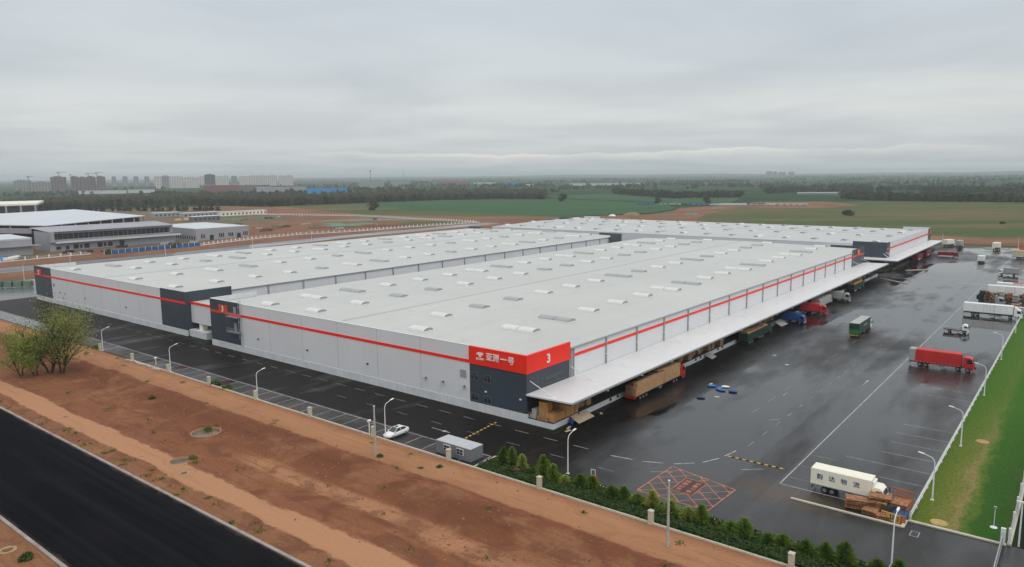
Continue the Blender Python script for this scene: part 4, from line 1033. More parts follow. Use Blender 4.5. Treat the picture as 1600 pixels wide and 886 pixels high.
# ------------------------------------------------------------------ trucks (local +X forward, origin on the ground at the tail)
def wheels(t, xs, hw, r=.5, mat_hub='hub'):
    tm = MB().cyl((0, -.15, 0), r, .30, 18, 0, 'y').tube([(0, -.151, 0), (0, -.155, 0)], r * .6, 12, 0)
    me = bpy.data.meshes.new('wheel'); me.from_pydata(tm.v, [], tm.f); me.materials.append(M['rubber'])
    hm = MB().cyl((0, -.165, 0), r * .55, .33, 12, 0, 'y')
    mh = bpy.data.meshes.new('rim'); mh.from_pydata(hm.v, [], hm.f); mh.materials.append(M[mat_hub])
    for x in xs:
        for s in (-1, 1):
            w = link('wheel', me, t, (x, s * hw, r)); link('rim', mh, w)

def cab(t, x0, W, H, mat_, visor='dark_steel', ln=2.2, z0=.55):
    hw = W / 2
    prof = [(x0, z0 + .35), (x0, H - .25), (x0 + .35, H), (x0 + ln * .60, H - .02), (x0 + ln * .80, H - .35), (x0 + ln * .97, z0 + (H - z0) * .50), (x0 + ln, z0 + .5), (x0 + ln - .02, z0 - .1), (x0 + ln * .78, z0 - .1), (x0 + ln * .74, z0 + .35)]
    c = MB().extr(prof, -hw, hw).build('cab', mat_, t, bevel=.05)
    zw0, zw1 = z0 + (H - z0) * .50, H - .38
    xa, xb = x0 + ln * .97 + .012, x0 + ln * .80 + .012
    MB().add([(xa, -hw + .14, zw0 + .04), (xa, hw - .14, zw0 + .04), (xb, hw - .2, zw1), (xb, -hw + .2, zw1), (xa - .05, -hw + .14, zw0 + .04), (xa - .05, hw - .14, zw0 + .04), (xb - .05, hw - .2, zw1), (xb - .05, -hw + .2, zw1)],
             [(0, 1, 2, 3), (7, 6, 5, 4), (0, 4, 5, 1), (1, 5, 6, 2), (2, 6, 7, 3), (3, 7, 4, 0)]).build('windscreen', 'vehicle_glass', c)
    for s in (-1, 1):
        y = s * (hw + .012)
        MB().add([(x0 + ln * .34, y, zw0 + .05), (x0 + ln * .86, y, zw0 + .05), (x0 + ln * .76, y, zw1 - .05), (x0 + ln * .34, y, zw1 - .05)] + [(x0 + ln * .34, y - s * .04, zw0 + .05), (x0 + ln * .86, y - s * .04, zw0 + .05), (x0 + ln * .76, y - s * .04, zw1 - .05), (x0 + ln * .34, y - s * .04, zw1 - .05)],
                 [(0, 1, 2, 3), (7, 6, 5, 4), (0, 4, 5, 1), (1, 5, 6, 2), (2, 6, 7, 3), (3, 7, 4, 0)]).build('side_window', 'vehicle_glass', c)
        MB().box(x0 + ln - .03, x0 + ln + .03, s * (hw - .36) - .2, s * (hw - .36) + .2, z0 + .1, z0 + .32).build('headlight', 'skylight_white', c)
        MB().tube([(x0 + ln * .93, s * hw, zw1 - .1), (x0 + ln + .05, s * (hw + .22), zw1 - .15)], .03, 5).box(x0 + ln - .02, x0 + ln + .10, s * (hw + .22) - .09, s * (hw + .22) + .09, zw1 - .75, zw1 - .1).build('mirror', 'dark_steel', c)
    MB().box(x0 + ln - .06, x0 + ln + .06, -hw + .02, hw - .02, z0 - .2, z0 + .08).build('bumper', 'trim_grey', c)
    MB().box(x0 + ln - .01, x0 + ln + .045, -hw * .55, hw * .55, z0 + .42, z0 + .85).build('grille', visor, c)
    return c

def chassis(t, L_, z=.85, tanks=True, hw=.42):
    mb = MB().box(.1, L_, -hw - .08, -hw + .08, z - .14, z + .14).box(.1, L_, hw - .08, hw + .08, z - .14, z + .14)
    for x in np.arange(.5, L_, 1.6): mb.box(x, x + .12, -hw + .081, hw - .081, z - .1, z + .1)
    mb.box(.05, .2, -1.15, 1.15, .5, .62)
    mb.build('chassis', 'dark_steel', t)
    if tanks:
        MB().box(L_ * .45, L_ * .45 + 1.3, -1.15, -.55, .45, .95).build('fuel_tank', 'hub', t, bevel=.06)
        MB().box(L_ * .45 + .4, L_ * .45 + 1.6, .55, 1.15, .45, .95).build('fuel_tank', 'hub', t, bevel=.06)

def box_body(t, x0, x1, W, z0, z1, mat_, name='cargo_box', ribs=0, trim='trim_grey'):
    hw = W / 2
    b = MB().box(x0, x1, -hw, hw, z0, z1).build(name, mat_, t, bevel=.04)
    tr = MB()
    for s in (-1, 1):
        tr.box(x0 + .05, x1 - .05, s * (hw + .012) - .014, s * (hw + .012) + .014, z0 + .02, z0 + .14)
        for x in np.linspace(x0 + .6, x1 - .6, ribs): tr.box(x - .04, x + .04, s * (hw + .012) - .014, s * (hw + .012) + .014, z0 + .15, z1 - .06)
    tr.build('trim_rail', trim, b)
    d = MB()
    for s in (-1, 1): d.box(x0 - .03, x0 - .002, min(s * .03, s * (hw - .06)), max(s * .03, s * (hw - .06)), z0 + .08, z1 - .08)
    d.tube([(x0 - .05, -.25, z0 + .1), (x0 - .05, -.25, z1 - .1)], .025, 5).tube([(x0 - .05, .25, z0 + .1), (x0 - .05, .25, z1 - .1)], .025, 5)
    d.build('rear_door', mat_, b)
    for s in (-1, 1): MB().box(x0 - .06, x0 - .005, s * (hw - .3) - .18, s * (hw - .3) + .18, z0 - .22, z0 - .06).build('tail_light', 'red_paint', t)
    return b

def tarp_body(t, x0, x1, W, z0, z1, mat_, sag=.06, name='tarpaulin', bumps=26, top_wave=.0):
    "curtain sides with shallow vertical folds and a hem that rises and falls"
    n = bumps * 4; hw = W / 2; vs = []; fs = []
    for i in range(n + 1):
        x = x0 + (x1 - x0) * i / n
        f = sag * (math.sin(i * math.pi / 2) * .5 + .5) * (.6 + .4 * math.sin(i * .37))
        hz = z0 + .05 * abs(math.sin(i * math.pi / 8)); zt = z1 + top_wave * math.sin(i * .31) * math.sin(i * .11 + 1)
        vs += [(x, -hw - f * .4, hz), (x, -hw - f, (z0 + z1) / 2), (x, -hw, z1 - .06), (x, -hw + .08, zt), (x, 0, zt + .05), (x, hw - .08, zt), (x, hw, z1 - .06), (x, hw + f, (z0 + z1) / 2), (x, hw + f * .4, hz)]
    k = 9
    for i in range(n):
        for j in range(k - 1): fs.append((i * k + j, i * k + j + 1, (i + 1) * k + j + 1, (i + 1) * k + j))
    fs += [tuple(range(k)), tuple(n * k + j for j in range(k))]
    return MB().add(vs, fs).build(name, mat_, t)

def truck(name, label, loc, rz, cat='truck', group='trucks in the yard'):
    return thing(name, label, cat, (loc[0], loc[1], 0), rz, group)
DN, UP, FW = R(-90), R(90), 0.0      # facing the lawn, facing the docks, facing the far end

# cream lettered box truck
t = truck('box_truck', 'cream box truck with blue Chinese lettering on its side beside the pallet heap', (2.45, -49.8), DN)
chassis(t, 9.3); wheels(t, (1.9, 2.9, 8.2), .98)
b = box_body(t, 0, 7.9, 2.45, 1.05, 3.45, 'cream_paint', ribs=0)
for ch, x in zip('韵达物流', (1.25, 2.85, 4.45, 6.05)):
    text_mesh('lettering', ch, .86, .012, 'blue_letter', b, frame((x, -1.24, 2.35), (1, 0, 0), (0, 0, 1)), .012)
MB().box(7.95, 8.25, -.9, .9, 2.4, 3.2).build('cooling_unit', 'white_paint', t, bevel=.04)
cab(t, 7.95, 2.3, 2.6, 'cream_paint', ln=1.75)

# red curtain-sided truck
t = truck('curtain_truck', 'long red curtain-sided truck with grey tail section parked by its reflection', (87.7, -46.8), DN)
chassis(t, 13.4); wheels(t, (2.3, 3.5, 10.0, 11.9), .98)
tb = tarp_body(t, 1.35, 10.6, 2.5, 1.25, 3.95, 'red_tarp')
for x in np.arange(1.7, 10.4, .75): MB().box(x - .03, x + .03, -1.30, -1.265, 1.1, 1.34).build('strap', 'white_metal', tb)
MB().box(0, 1.34, -1.25, 1.25, 1.2, 3.93).build('tail_section', 'grey_paint', t, bevel=.03)
MB().box(.02, 10.6, -1.24, 1.24, 1.0, 1.19).build('floor_frame', 'red_paint', t)
cab(t, 10.95, 2.45, 3.35, 'red_paint', ln=2.15)

# green box truck under way
t = truck('box_truck', 'dark green box truck with bright green tail driving up the middle of the yard', (109.2, -29.2), R(0))
chassis(t, 15.0); wheels(t, (1.8, 3.0, 11.2, 13.6), .98)
b = box_body(t, 0, 12.9, 2.6, 1.1, 4.0, 'green_dark', ribs=9, trim='green_dark')
MB().box(.02, 12.88, -1.26, 1.24, 4.003, 4.06).build('roof', 'silver_tarp', b)
MB().box(-.10, -.052, -1.24, 1.24, 1.0, 2.35).build('tail_panel', 'green_bright', b)
MB().box(-.14, -.06, -1.2, 1.2, .62, .85).build('bumper', 'ochre_cover', t)
mb = MB()
for k in range(3): mb.add([(.1 + .9 * k, -1.32, 1.2), (.7 + .9 * k, -1.32, 1.2), (1.9 + .9 * k, -1.32, 3.4 - .5 * k), (1.5 + .9 * k, -1.32, 3.4 - .5 * k)], [(0, 1, 2, 3)])
mb.build('flash', 'green_bright', b)
MB().add([(5.0, -1.325, 2.6), (8.6, -1.325, 2.7), (8.9, -1.325, 3.0), (5.6, -1.325, 2.95)], [(0, 1, 2, 3)]).build('decal', 'silver_tarp', b)
cab(t, 13.1, 2.45, 3.0, 'white_paint', ln=2.0)

# light flatbed lorry
t = truck('flatbed_truck', 'small flatbed lorry with white cab and empty grey bed on the wet yard', (133.6, -47.2), DN)
chassis(t, 6.0, .7); wheels(t, (1.5, 5.0), .85, .4)
mb = MB().box(0, 4.3, -1.1, 1.1, .9, 1.02)
for s in (-1, 1): mb.box(0, 4.3, s * 1.08 - .03, s * 1.08 + .03, 1.021, 1.38)
mb.box(0, .06, -1.05, 1.05, 1.021, 1.38); mb.box(4.24, 4.3, -1.05, 1.05, 1.021, 1.9)
mb.build('bed', 'silver_tarp', t)
cab(t, 4.45, 2.1, 2.45, 'white_paint', ln=1.7, z0=.5)

# long white box trucks
def long_white(loc, rz, label, L_=13.0, H=3.9, mat_='white_paint', ca=True):
    t = truck('box_truck', label, loc, rz)
    chassis(t, L_ + 2.0); wheels(t, (2.6, 3.8, L_ - .6, L_ + 1.4) if ca else (1.8, 3.0, 4.2), .98)
    b = box_body(t, 0, L_, 2.5, 1.2, H, mat_, ribs=0)
    mb = MB()
    for x in (L_ * .42, L_ * .47, L_ * .55, L_ * .62, L_ * .64):
        mb.box(x - .025, x + .025, -1.285, -1.255, 1.35, H - .1).box(x - .025, x + .025, 1.255, 1.285, 1.35, H - .1)
    mb.build('door_seam', 'trim_grey', b)
    if ca:
        c = cab(t, L_ + .25, 2.45, 3.0, mat_, ln=2.2)
        MB().add([(L_ + .3, -1.1, 3.0), (L_ + 1.5, -1.0, 3.0), (L_ + .3, -1.1, 3.75), (L_ + .3, 1.1, 3.0), (L_ + 1.5, 1.0, 3.0), (L_ + .3, 1.1, 3.75)], [(0, 1, 2), (5, 4, 3), (0, 3, 4, 1), (1, 4, 5, 2), (2, 5, 3, 0)]).build('wind_deflector', mat_, c)
    return t
long_white((165.6, -48.0), DN, 'long white box truck with cab toward the lawn, standing over its reflection')
long_white((211.5, -49.8), DN, 'long white box truck behind the heap of scrap and loaders')
t = long_white((221.0, -51.6), DN, 'white box truck with red roof edge behind the other white truck', 12.0, 3.9)
MB().box(5, 12.05, -1.27, 1.27, 3.905, 4.02).build('roof_edge', 'orange_red', t)

# grey box truck heading to the docks
t = truck('box_truck', 'grey box truck with white cab facing left at the far right of yard', (277, -54.3), UP)
chassis(t, 7.0); wheels(t, (1.6, 6.0), .9, .45)
box_body(t, 0, 5.4, 2.3, 1.0, 3.3, 'grey_paint', ribs=0); cab(t, 5.6, 2.1, 2.5, 'white_paint', ln=1.7, z0=.5)
# small white van body seen from behind
t = truck('box_truck', 'small white box truck driving away in the middle of the far yard', (321, -35.7), FW)
chassis(t, 6.2, .75); wheels(t, (1.3, 5.0), .95, .42)
box_body(t, 0, 4.6, 2.9, 1.0, 3.5, 'white_paint'); cab(t, 4.75, 2.2, 2.5, 'white_paint', ln=1.7, z0=.5)
# red lorry crossing the far yard
t = truck('curtain_truck', 'low red lorry crossing the far yard near the far canopy', (339, -14.5), R(-75))
chassis(t, 9.4, .8); wheels(t, (1.8, 7.0), .95, .5)
tarp_body(t, 0, 6.9, 2.6, 1.0, 2.9, 'crimson_paint'); MB().box(0, 7, -1.32, 1.32, .6, .98).build('side_skirt', 'white_paint', t)
cab(t, 7.1, 2.45, 2.8, 'crimson_paint', ln=2.1)
# far parked box trucks
for loc, rz, mt_, lb, L_, Wd in [((399, -9.0), R(-25), 'cream_paint', 'cream box truck parked at the far yard edge nearest the far canopy', 6.5, 3.2), ((396, -16.2), R(-5), 'silver_tarp', 'dull grey box truck parked beside the cream one at the far edge', 6.0, 3.0),
                            ((391, -35.0), R(-5), 'cream_paint', 'cream box truck parked alone at the far yard edge', 6.5, 3.2)]:
    t = truck('box_truck', lb, loc, rz); chassis(t, L_ + 2.2, .9); wheels(t, (1.6, L_ + 1), .95, .6)
    box_body(t, 0, L_, Wd, 1.8, 4.4, mt_); cab(t, L_ + .2, 2.4, 2.8, 'white_paint', ln=1.9)
t = truck('box_truck', 'tan box truck at the right edge of the far yard', (352, -46.0), DN)
chassis(t, 12, .9); wheels(t, (2.4, 3.6, 9.8, 11), .98)
box_body(t, 0, 9.8, 2.6, 1.6, 4.5, 'tan_box'); cab(t, 10, 2.45, 2.9, 'white_paint')
t = truck('curtain_truck', 'red truck partly hidden behind the tan truck at right', (366, -48.0), DN)
chassis(t, 12, .9); wheels(t, (2.4, 3.6, 9.8, 11), .98)
tarp_body(t, 0, 9.8, 2.6, 1.3, 4.3, 'red_tarp'); cab(t, 10, 2.45, 3.0, 'red_paint')

# trucks at the docks
def heap(t, name, x0, x1, hw, z0, z1, mat_, n, seed, gap=.05, parent=None):
    rs = random.Random(seed); x = x0; k = 0
    while x < x1 - .4:
        w = min(rs.uniform(.9, 2.4), x1 - x)
        for s in (-1, 1):
            h = z0 + (z1 - z0) * rs.uniform(.78, 1.0)
            MB().box(x + .01, x + w - gap, min(s * .03, s * hw), max(s * .03, s * (hw - rs.uniform(0, .06))), z0, h).build(name, mat_, t)
        x += w; k += 1
def carton_truck():
    t = truck('carton_truck', 'long red truck piled with brown cardboard boxes alongside the near dock', (22.6, -8.75), FW)
    chassis(t, 22.5, .85); wheels(t, (2.0, 3.3, 4.6, 17.0, 18.3, 21.4), .98)
    MB().box(0, 19.8, -1.25, 1.25, 1.0, 1.2).build('bed', 'dark_steel', t)
    MB().box(-.12, -.002, -1.25, 1.25, .7, 1.15).build('tail_board', 'red_paint', t)
    # front block smooth and taller, rear block stepped sheets
    MB().box(12.2, 19.7, -1.3, 1.3, 1.21, 4.05).build('carton_block', 'carton', t, bevel=.06)
    MB().box(.6, 11.9, -1.3, -.25, 1.21, 3.75).build('carton_block', 'carton', t, bevel=.06)
    rs = random.Random(3)
    x = .7
    while x < 11.5:
        w = rs.uniform(.5, .9); z = 3.2 + rs.uniform(-.2, .45)
        MB().obox((x + w / 2, .45, (1.21 + z) / 2), (w * .96, 1.36 + rs.uniform(-.1, .2), z - 1.21), 0).build('carton_bundle', rs.choice(['carton', 'carton_dim', 'timber']), t)
        x += w
    MB().box(.05, .58, -1.25, -.55, 1.21, 2.9).build('carton_block', 'carton', t); MB().box(.05, .58, -.5, .1, 1.21, 3.0).build('carton_block', 'carton_dim', t); MB().box(.2, .58, .15, 1.2, 1.21, 3.1).build('carton_block', 'carton_dim', t)
    MB().box(11.95, 12.15, -1.33, 1.33, 1.25, 4.1).box(10.2, 13.4, -.9, .4, 4.055, 4.2).build('strap_sheet', 'carton', t)
    cab(t, 20.2, 2.45, 3.3, 'red_paint')
carton_truck()
t = truck('open_trailer_truck', 'dark green open truck loaded with cartons alongside the dock', (83.4, -8.2), FW)
chassis(t, 19, .85); wheels(t, (1.6, 2.8, 4.0, 10.8, 12.0, 18), .98, .5, 'net_green')
mb = MB().box(0, 15.5, -1.3, 1.3, 1.0, 1.15)
for s in (-1, 1): mb.box(0, 15.5, s * 1.27 - .03, s * 1.27 + .03, 1.151, 3.0)
mb.box(0, .06, -1.24, 1.24, 1.151, 3.1); mb.box(15.44, 15.5, -1.24, 1.24, 1.151, 3.4)
for x in np.arange(.6, 15.4, .75): mb.box(x - .04, x + .04, -1.36, -1.301, 1.1, 3.0)
mb.build('bed', 'green_dark', t)
heap(t, 'carton', .3, 15.2, 1.2, 1.16, 3.7, 'carton', 10, 5)
cab(t, 16.2, 2.45, 3.2, 'green_dark')
t = truck('tarp_truck', 'blue tarpaulin truck backed up to the dock beside the red truck', (120.6, -6.4), DN)
chassis(t, 6.4, .8); wheels(t, (1.5, 5.2), .95, .45)
tarp_body(t, 0, 4.6, 2.5, 1.0, 3.1, 'blue_paint', bumps=8); cab(t, 4.7, 2.3, 2.7, 'blue_paint', 'orange_red', ln=1.8)
t = truck('curtain_truck', 'red truck backed up to the dock with its cab facing out', (137.4, -6.3), R(-80))
chassis(t, 7.8, .85); wheels(t, (1.6, 6.6), .98)
tarp_body(t, 0, 5.6, 2.5, 1.2, 3.6, 'red_tarp', bumps=10); cab(t, 5.8, 2.45, 3.1, 'red_paint')
t = truck('tarp_truck', 'silver grey tarpaulin trailer truck alongside the dock behind the red truck', (146.5, -8.3), FW)
chassis(t, 15.4, .85); wheels(t, (1.6, 2.8, 4.0, 12.2, 14.6), .98)
tarp_body(t, 0, 13.0, 2.6, 1.0, 3.5, 'silver_tarp', .12, top_wave=.25); cab(t, 13.3, 2.4, 2.9, 'grey_paint', ln=2.0)
t = truck('tarp_truck', 'white cab truck, paint greyed for dock shade, with pale roof backed in at the dock', (167.4, -6.3), R(-84))
chassis(t, 7.4, .85); wheels(t, (1.6, 6.2), .98)
tarp_body(t, 0, 5.1, 2.5, 1.1, 3.5, 'silver_tarp', bumps=8); cab(t, 5.3, 2.45, 3.1, 'grey_paint')  # cab and tarp coloured greyer to put the dock's shade into the paint
t = truck('open_trailer_truck', 'dark green truck with pale wheel hubs at the far end of dock', (190.5, -8.2), FW)
chassis(t, 16, .85); wheels(t, (1.6, 2.8, 4.0, 9.5, 10.7, 14.8), .98, .5, 'white_metal')
mb = MB().box(0, 12.6, -1.3, 1.3, 1.0, 2.9)
for x in np.arange(.6, 12.6, .9): mb.box(x - .04, x + .04, -1.36, -1.301, 1.0, 2.9)
mb.build('bed', 'green_dark', t); heap(t, 'carton', .3, 12.3, 1.2, 2.91, 3.6, 'carton_orange', 10, 9)
cab(t, 13.0, 2.45, 3.0, 'green_dark')
for i, (x, lb) in enumerate([(305, 'crimson truck at the far canopy, nearer of the two'), (329, 'crimson truck at the far canopy, farther of the two')]):
    t = truck('curtain_truck', lb, (x, -9.6), FW); chassis(t, 15, .9); wheels(t, (1.8, 3, 10.5, 13.5), .98)
    tarp_body(t, 0, 12.4, 2.6, 1.2, 3.8, 'crimson_paint', bumps=14); cab(t, 12.7, 2.45, 3.2, 'crimson_paint')
    MB().box(3, 7, -1.38, -1.33, 1.3, 1.7).build('side_sign', 'white_paint', t)
# ------------------------------------------------------------------ goods on the near dock
def carton(x0, x1, y0, y1, z0, z1, label, mat_='carton_orange', a=0.0):
    t = MB(); cx, cy = (x0 + x1) / 2, (y0 + y1) / 2
    t.obox((0, 0, (z1 - z0) / 2), (x1 - x0, y1 - y0, z1 - z0)).obox((0, 0, z1 - z0 + .004), (.06, (y1 - y0) * .98, .008))
    tag(t.build('carton', mat_, loc=(cx, cy, z0), rz=a), label, 'carton', 'cartons stacked on the near dock')
D = 1.125
carton(.5, 4.0, -5.7, -4.0, D, 2.55, 'wide low orange carton block at the outer corner of the dock')
carton(.6, 2.6, -3.9, -2.3, D, 2.5, 'low carton block below the small cube on the dock', 'carton')
carton(.9, 2.7, -3.9, -2.1, 2.505, 4.3, 'cube carton stacked on top of the low blocks on the dock', a=.08)
carton(4.1, 5.5, -5.8, -4.3, D, 4.5, 'tall carton column left of the dock edge pair')
carton(5.55, 6.9, -5.8, -4.2, D, 3.1, 'lower carton of the dock edge pair')
carton(5.6, 6.9, -5.75, -4.2, 3.105, 4.6, 'upper carton of the dock edge pair', 'carton')
carton(4.1, 5.4, -4.2, -2.8, D, 4.6, 'tall carton column behind the dock edge column', 'carton')
carton(7.1, 8.2, -5.8, -4.9, D, 3.1, 'narrow carton standing right of the dock edge pair', 'carton')
tag(MB().box(.35, 2.3, -1.9, -.9, D, 2.8).build('crate', 'silver_tarp'), 'pale green grey crate against the dark wall on the near dock', 'crate')
t = thing('wire_cage', 'low wire cage trolley on the dock corner beside the plinth', 'cage', (-.02, -1.1, D))
mb = MB()
for y in np.linspace(-.9, .7, 7): mb.tube([(0.15, y, 0), (.15, y, .95)], .02, 4)
for z in (.1, .5, .95): mb.tube([(.15, -.9, z), (.15, .7, z)], .025, 4).tube([(.15, -.9, z), (1.1, -.9, z)], .025, 4).tube([(1.1, -.9, z), (1.1, .7, z)], .025, 4)
mb.build('mesh', 'galvanised', t); MB().box(.15, 1.1, -.9, .7, .0, .09).build('base', 'dark_steel', t); MB().box(.25, 1.0, -.8, .55, .1, .6).build('load', 'plywood', t)
tag(MB().box(.05, .45, -4.6, -2.3, D, 1.85).build('plank_crate', 'timber_pale'), 'long low pinkish crate along the end edge of the near dock', 'crate')
rs = random.Random(21)
DOCKS = [(9.5, 'carton'), (11.2, 'carton_dim'), (13.0, 'carton')] + [(52.0 + 2.3 * k, 'carton' if k % 3 else 'carton_dim') for k in range(13)] + [(108 + 2.4 * k, 'carton_dim') for k in range(4)] + [(206 + 2.3 * k, 'carton_orange' if k % 2 else 'carton') for k in range(9)]
for i, (x, mt_) in enumerate(DOCKS):
    y = -rs.uniform(3.6, 5.2); w = rs.uniform(1.3, 1.9); h = rs.uniform(1.5, 2.9)
    where = 'between the corner cartons and the carton truck' if i < 3 else 'between the carton truck and the green truck' if i < 16 else 'behind the blue truck' if i < 20 else 'at the dock\'s far end'
    n0 = 0 if i < 3 else 3 if i < 16 else 16 if i < 20 else 20
    g = MB().obox((0, 0, h / 2), (w, 1.5, h)); g.obox((0, -.76, h * .5), (w * .98, .012, .05))
    tag(g.build('carton_stack', mt_, loc=(x, y, D), rz=rs.uniform(-.1, .1)), f'{ORD[i - n0]} brown carton stack from the near side {where}', 'carton stack', 'brown carton stacks along the dock')
tag(MB().obox((0, 0, 0), (5.2, 2.2, .06), 0, 0, 0, R(22)).build('loading_ramp', 'plywood', loc=(7.8, -7.0, .52)), 'pale plywood ramp leaning on the dock by the corner cartons', 'ramp')
tag(MB().obox((0, 0, 0), (3.4, 2.2, .06), .1, 0, 0, R(22)).build('loading_ramp', 'silver_tarp', loc=(65.5, -7.0, .52)), 'grey ramp sheet leaning on the dock beside the carton truck cab', 'ramp')
tag(MB().add([(0, 0, 1.1), (4.6, 0, 1.15), (5.2, -2.6, .02), (2.6, -3.2, .35), (-.4, -2.4, .02), (2.2, -1.2, 1.0)], [(0, 1, 5), (1, 2, 5), (2, 3, 5), (3, 4, 5), (4, 0, 5)]).build('tarp_sheet', 'silver_tarp', loc=(113.2, -6.1, 0)), 'crumpled grey tarpaulin hanging off the dock before the blue truck', 'tarpaulin')
t = thing('barrel', 'blue plastic barrel standing under the near dock edge', 'barrel', (4.6, -6.75, 0))
MB().tube([(0, 0, 0), (0, 0, .15), (0, 0, .5), (0, 0, .85), (0, 0, .95)], [.33, .38, .4, .38, .33], 16).build('drum', 'blue_paint', t)
MB().cyl((0, 0, .951), .3, .03, 16).build('lid', 'navy_bag', t)
for i, (x, y, a, mt_, lb) in enumerate([(2.4, -7.6, .3, 'concrete', 'torn pale sheet lying on the wet ground under the corner dock'), (1.0, -8.4, -.2, 'plywood', 'small tan scrap lying before the corner dock'), (12.8, -8.0, .5, 'plywood', 'splintered plank beside the plywood ramp')]):
    tag(MB().obox((0, 0, .03), (1.7 - .4 * i, .5, .05), a).build('scrap_board', mt_, loc=(x, y, .0)), lb, 'scrap')

# ------------------------------------------------------------------ pallet heap by the cream truck
def pallet_stack(x, y, w, d, h, a, label, mat_='timber', n=4, tilt=0.0, z=0.0):
    mb = MB(); rs = random.Random(int(x * 31 + y * 17)); n = n * 2
    hh = h / n
    for k in range(n):
        zz = hh * k; j = rs.uniform(-.12, .12); an = rs.uniform(-.10, .10)
        for q in (-.42, 0, .42): mb.obox((j, q * d, zz + hh * .30), (w * .98, .12, hh * .55), an)
        m_ = max(4, int(w / .32))
        for q in range(m_): mb.obox((-w / 2 + (q + .5) * w / m_ + j, 0, zz + hh * .74), (w / m_ * .84, d, hh * .26), an, 1)
    o = mb.build('pallet_stack', [mat_, 'timber_pale' if mat_ == 'timber' else mat_], loc=(x, y, z), rz=a)
    o.rotation_euler.x = tilt
    tag(o, label, 'pallet stack', 'timber pallets heaped by the cream truck')
pallet_stack(-.7, -56.3, 1.9, 2.5, 1.2, R(10), 'two tier timber pallet stack at the left end of the heap', n=4)
pallet_stack(-1.5, -58.4, 1.7, 1.8, .75, R(-5), 'low pale pallet stack at the front middle of the heap', 'timber_pale', 3)
pallet_stack(-2.1, -60.0, 1.2, 1.6, .6, R(15), 'small dark open pallet at the front of the heap', n=2)
pallet_stack(.1, -58.9, 1.9, 2.3, 1.5, R(4), 'broad pallet stack in the middle of the heap', 'timber_pale', 6)
pallet_stack(.4, -59.1, 1.7, 2.7, .55, R(8), 'red brown pallets lying on top of the middle stack', n=2, z=1.52)
pallet_stack(1.8, -61.4, 3.0, 2.0, 1.45, R(-4), 'wide pallet stack at the right end of the heap', n=6)
pallet_stack(-.7, -56.4, 1.8, 2.7, .2, R(20), 'loose red boards on top of the left stack', n=1, z=1.23, tilt=.05)
def barrier(x, y, a, mat_, label, w=2.6, z=0.0):
    t = thing('barrier', label, 'barrier', (x, y, z), a)
    MB().box(-w / 2, w / 2, -.06, .06, .0, .18).box(-w / 2, w / 2, -.05, .05, .95, 1.1).build('rail', mat_, t)
    for k in range(8): MB().box(-w / 2 + .02 + (w - .16) * k / 7, -w / 2 + .14 + (w - .16) * k / 7, -.04, .04, .181, .949).build('bar', mat_, t)
barrier(3.0, -61.4, R(88), 'orange_rail', 'orange plastic barrier with bars standing on the pallet heap', 2.6, 1.47)
barrier(-2.15, -60.9, R(78), 'yellow_paint', 'yellow plastic barrier with bars in front of the pallet heap', 2.4)
barrier(-2.1, -62.25, R(85), 'hatch_paint', 'short faded red barrier beside the yellow one', .9)
tag(MB().add([(-.9, -1.0, .9), (.9, -1.1, .95), (1.0, .9, .9), (-.9, 1.0, .85), (0, 0, 1.15), (-1.1, -1.2, .1), (1.1, -1.3, .1), (1.2, 1.1, .1), (-1.1, 1.2, .1)],
     [(0, 1, 4), (1, 2, 4), (2, 3, 4), (3, 0, 4), (5, 6, 1, 0), (6, 7, 2, 1), (7, 8, 3, 2), (8, 5, 0, 3)]).build('tarp_sheet', 'tarp_blue', loc=(-.1, -61.5, -.25), rz=.2), 'blue tarpaulin over goods behind the yellow barrier', 'tarpaulin')
tag(MB().add([(-1.1, -.6, .7), (1.2, -.7, .8), (1.0, .6, .75), (-1.0, .7, .65), (0, 0, 1.0), (-1.2, -.8, .0), (1.3, -.9, .0), (1.2, .8, .0), (-1.1, .9, .0)],
     [(0, 1, 4), (1, 2, 4), (2, 3, 4), (3, 0, 4), (5, 6, 1, 0), (6, 7, 2, 1), (7, 8, 3, 2), (8, 5, 0, 3)]).build('tarp_sheet', 'dark_steel', loc=(.3, -59.9, .55), rz=.4), 'dark grey netting bundle lying among the pallets', 'netting')

# scrap, tractor unit and skips between the white trucks
t = thing('tractor_unit', 'grey tractor unit without trailer between the two nearer white trucks', 'truck', (187, -50.5, 0), DN, 'trucks in the yard')
chassis(t, 6.4); wheels(t, (1.2, 2.4, 5.2), .98); MB().box(1.0, 2.8, -.5, .5, 1.0, 1.2).build('fifth_wheel', 'dark_steel', t)
cab(t, 4.3, 2.45, 3.2, 'grey_paint', ln=2.2)
MB().box(3.9, 4.25, -1.2, 1.2, 1.0, 3.6).build('rear_panel', 'trim_grey', t)
rs = random.Random(5)
for i in range(7):
    x = 205 + rs.uniform(-1.5, 2.5); y = -48.5 - 2.1 * i; h = rs.uniform(1.6, 2.6)
    mt_ = ['dark_steel', 'timber', 'carton_dim', 'silver_tarp', 'timber_pale', 'concrete', 'carton_dim'][i]
    g = MB()
    for k in range(6): g.obox((rs.uniform(-.5, .5), rs.uniform(-.4, .4), h * (k + .5) / 6), (rs.uniform(1.6, 2.4), rs.uniform(1.2, 1.9), h / 6 * .9), rs.uniform(-.2, .2))
    tag(g.build('scrap_stack', mt_, loc=(x, y, 0)), f'{ORD[i]} heap from the left in the scrap row before the second white truck', 'scrap stack', 'scrap stacks between white trucks')
for i, (x, y, mt_, lb) in enumerate([(184.6, -60.2, 'carton_dim', 'rusty brown skip beside the tractor unit'), (178.5, -62.0, 'silver_tarp', 'pale stacked boards behind the white truck cab')]):
    tag(MB().obox((0, 0, .8), (2.4, 2.2, 1.6), .1).obox((0, 0, 1.65), (2.5, 2.3, .1), .1).build('skip', mt_, loc=(x, y, 0)), lb, 'skip')
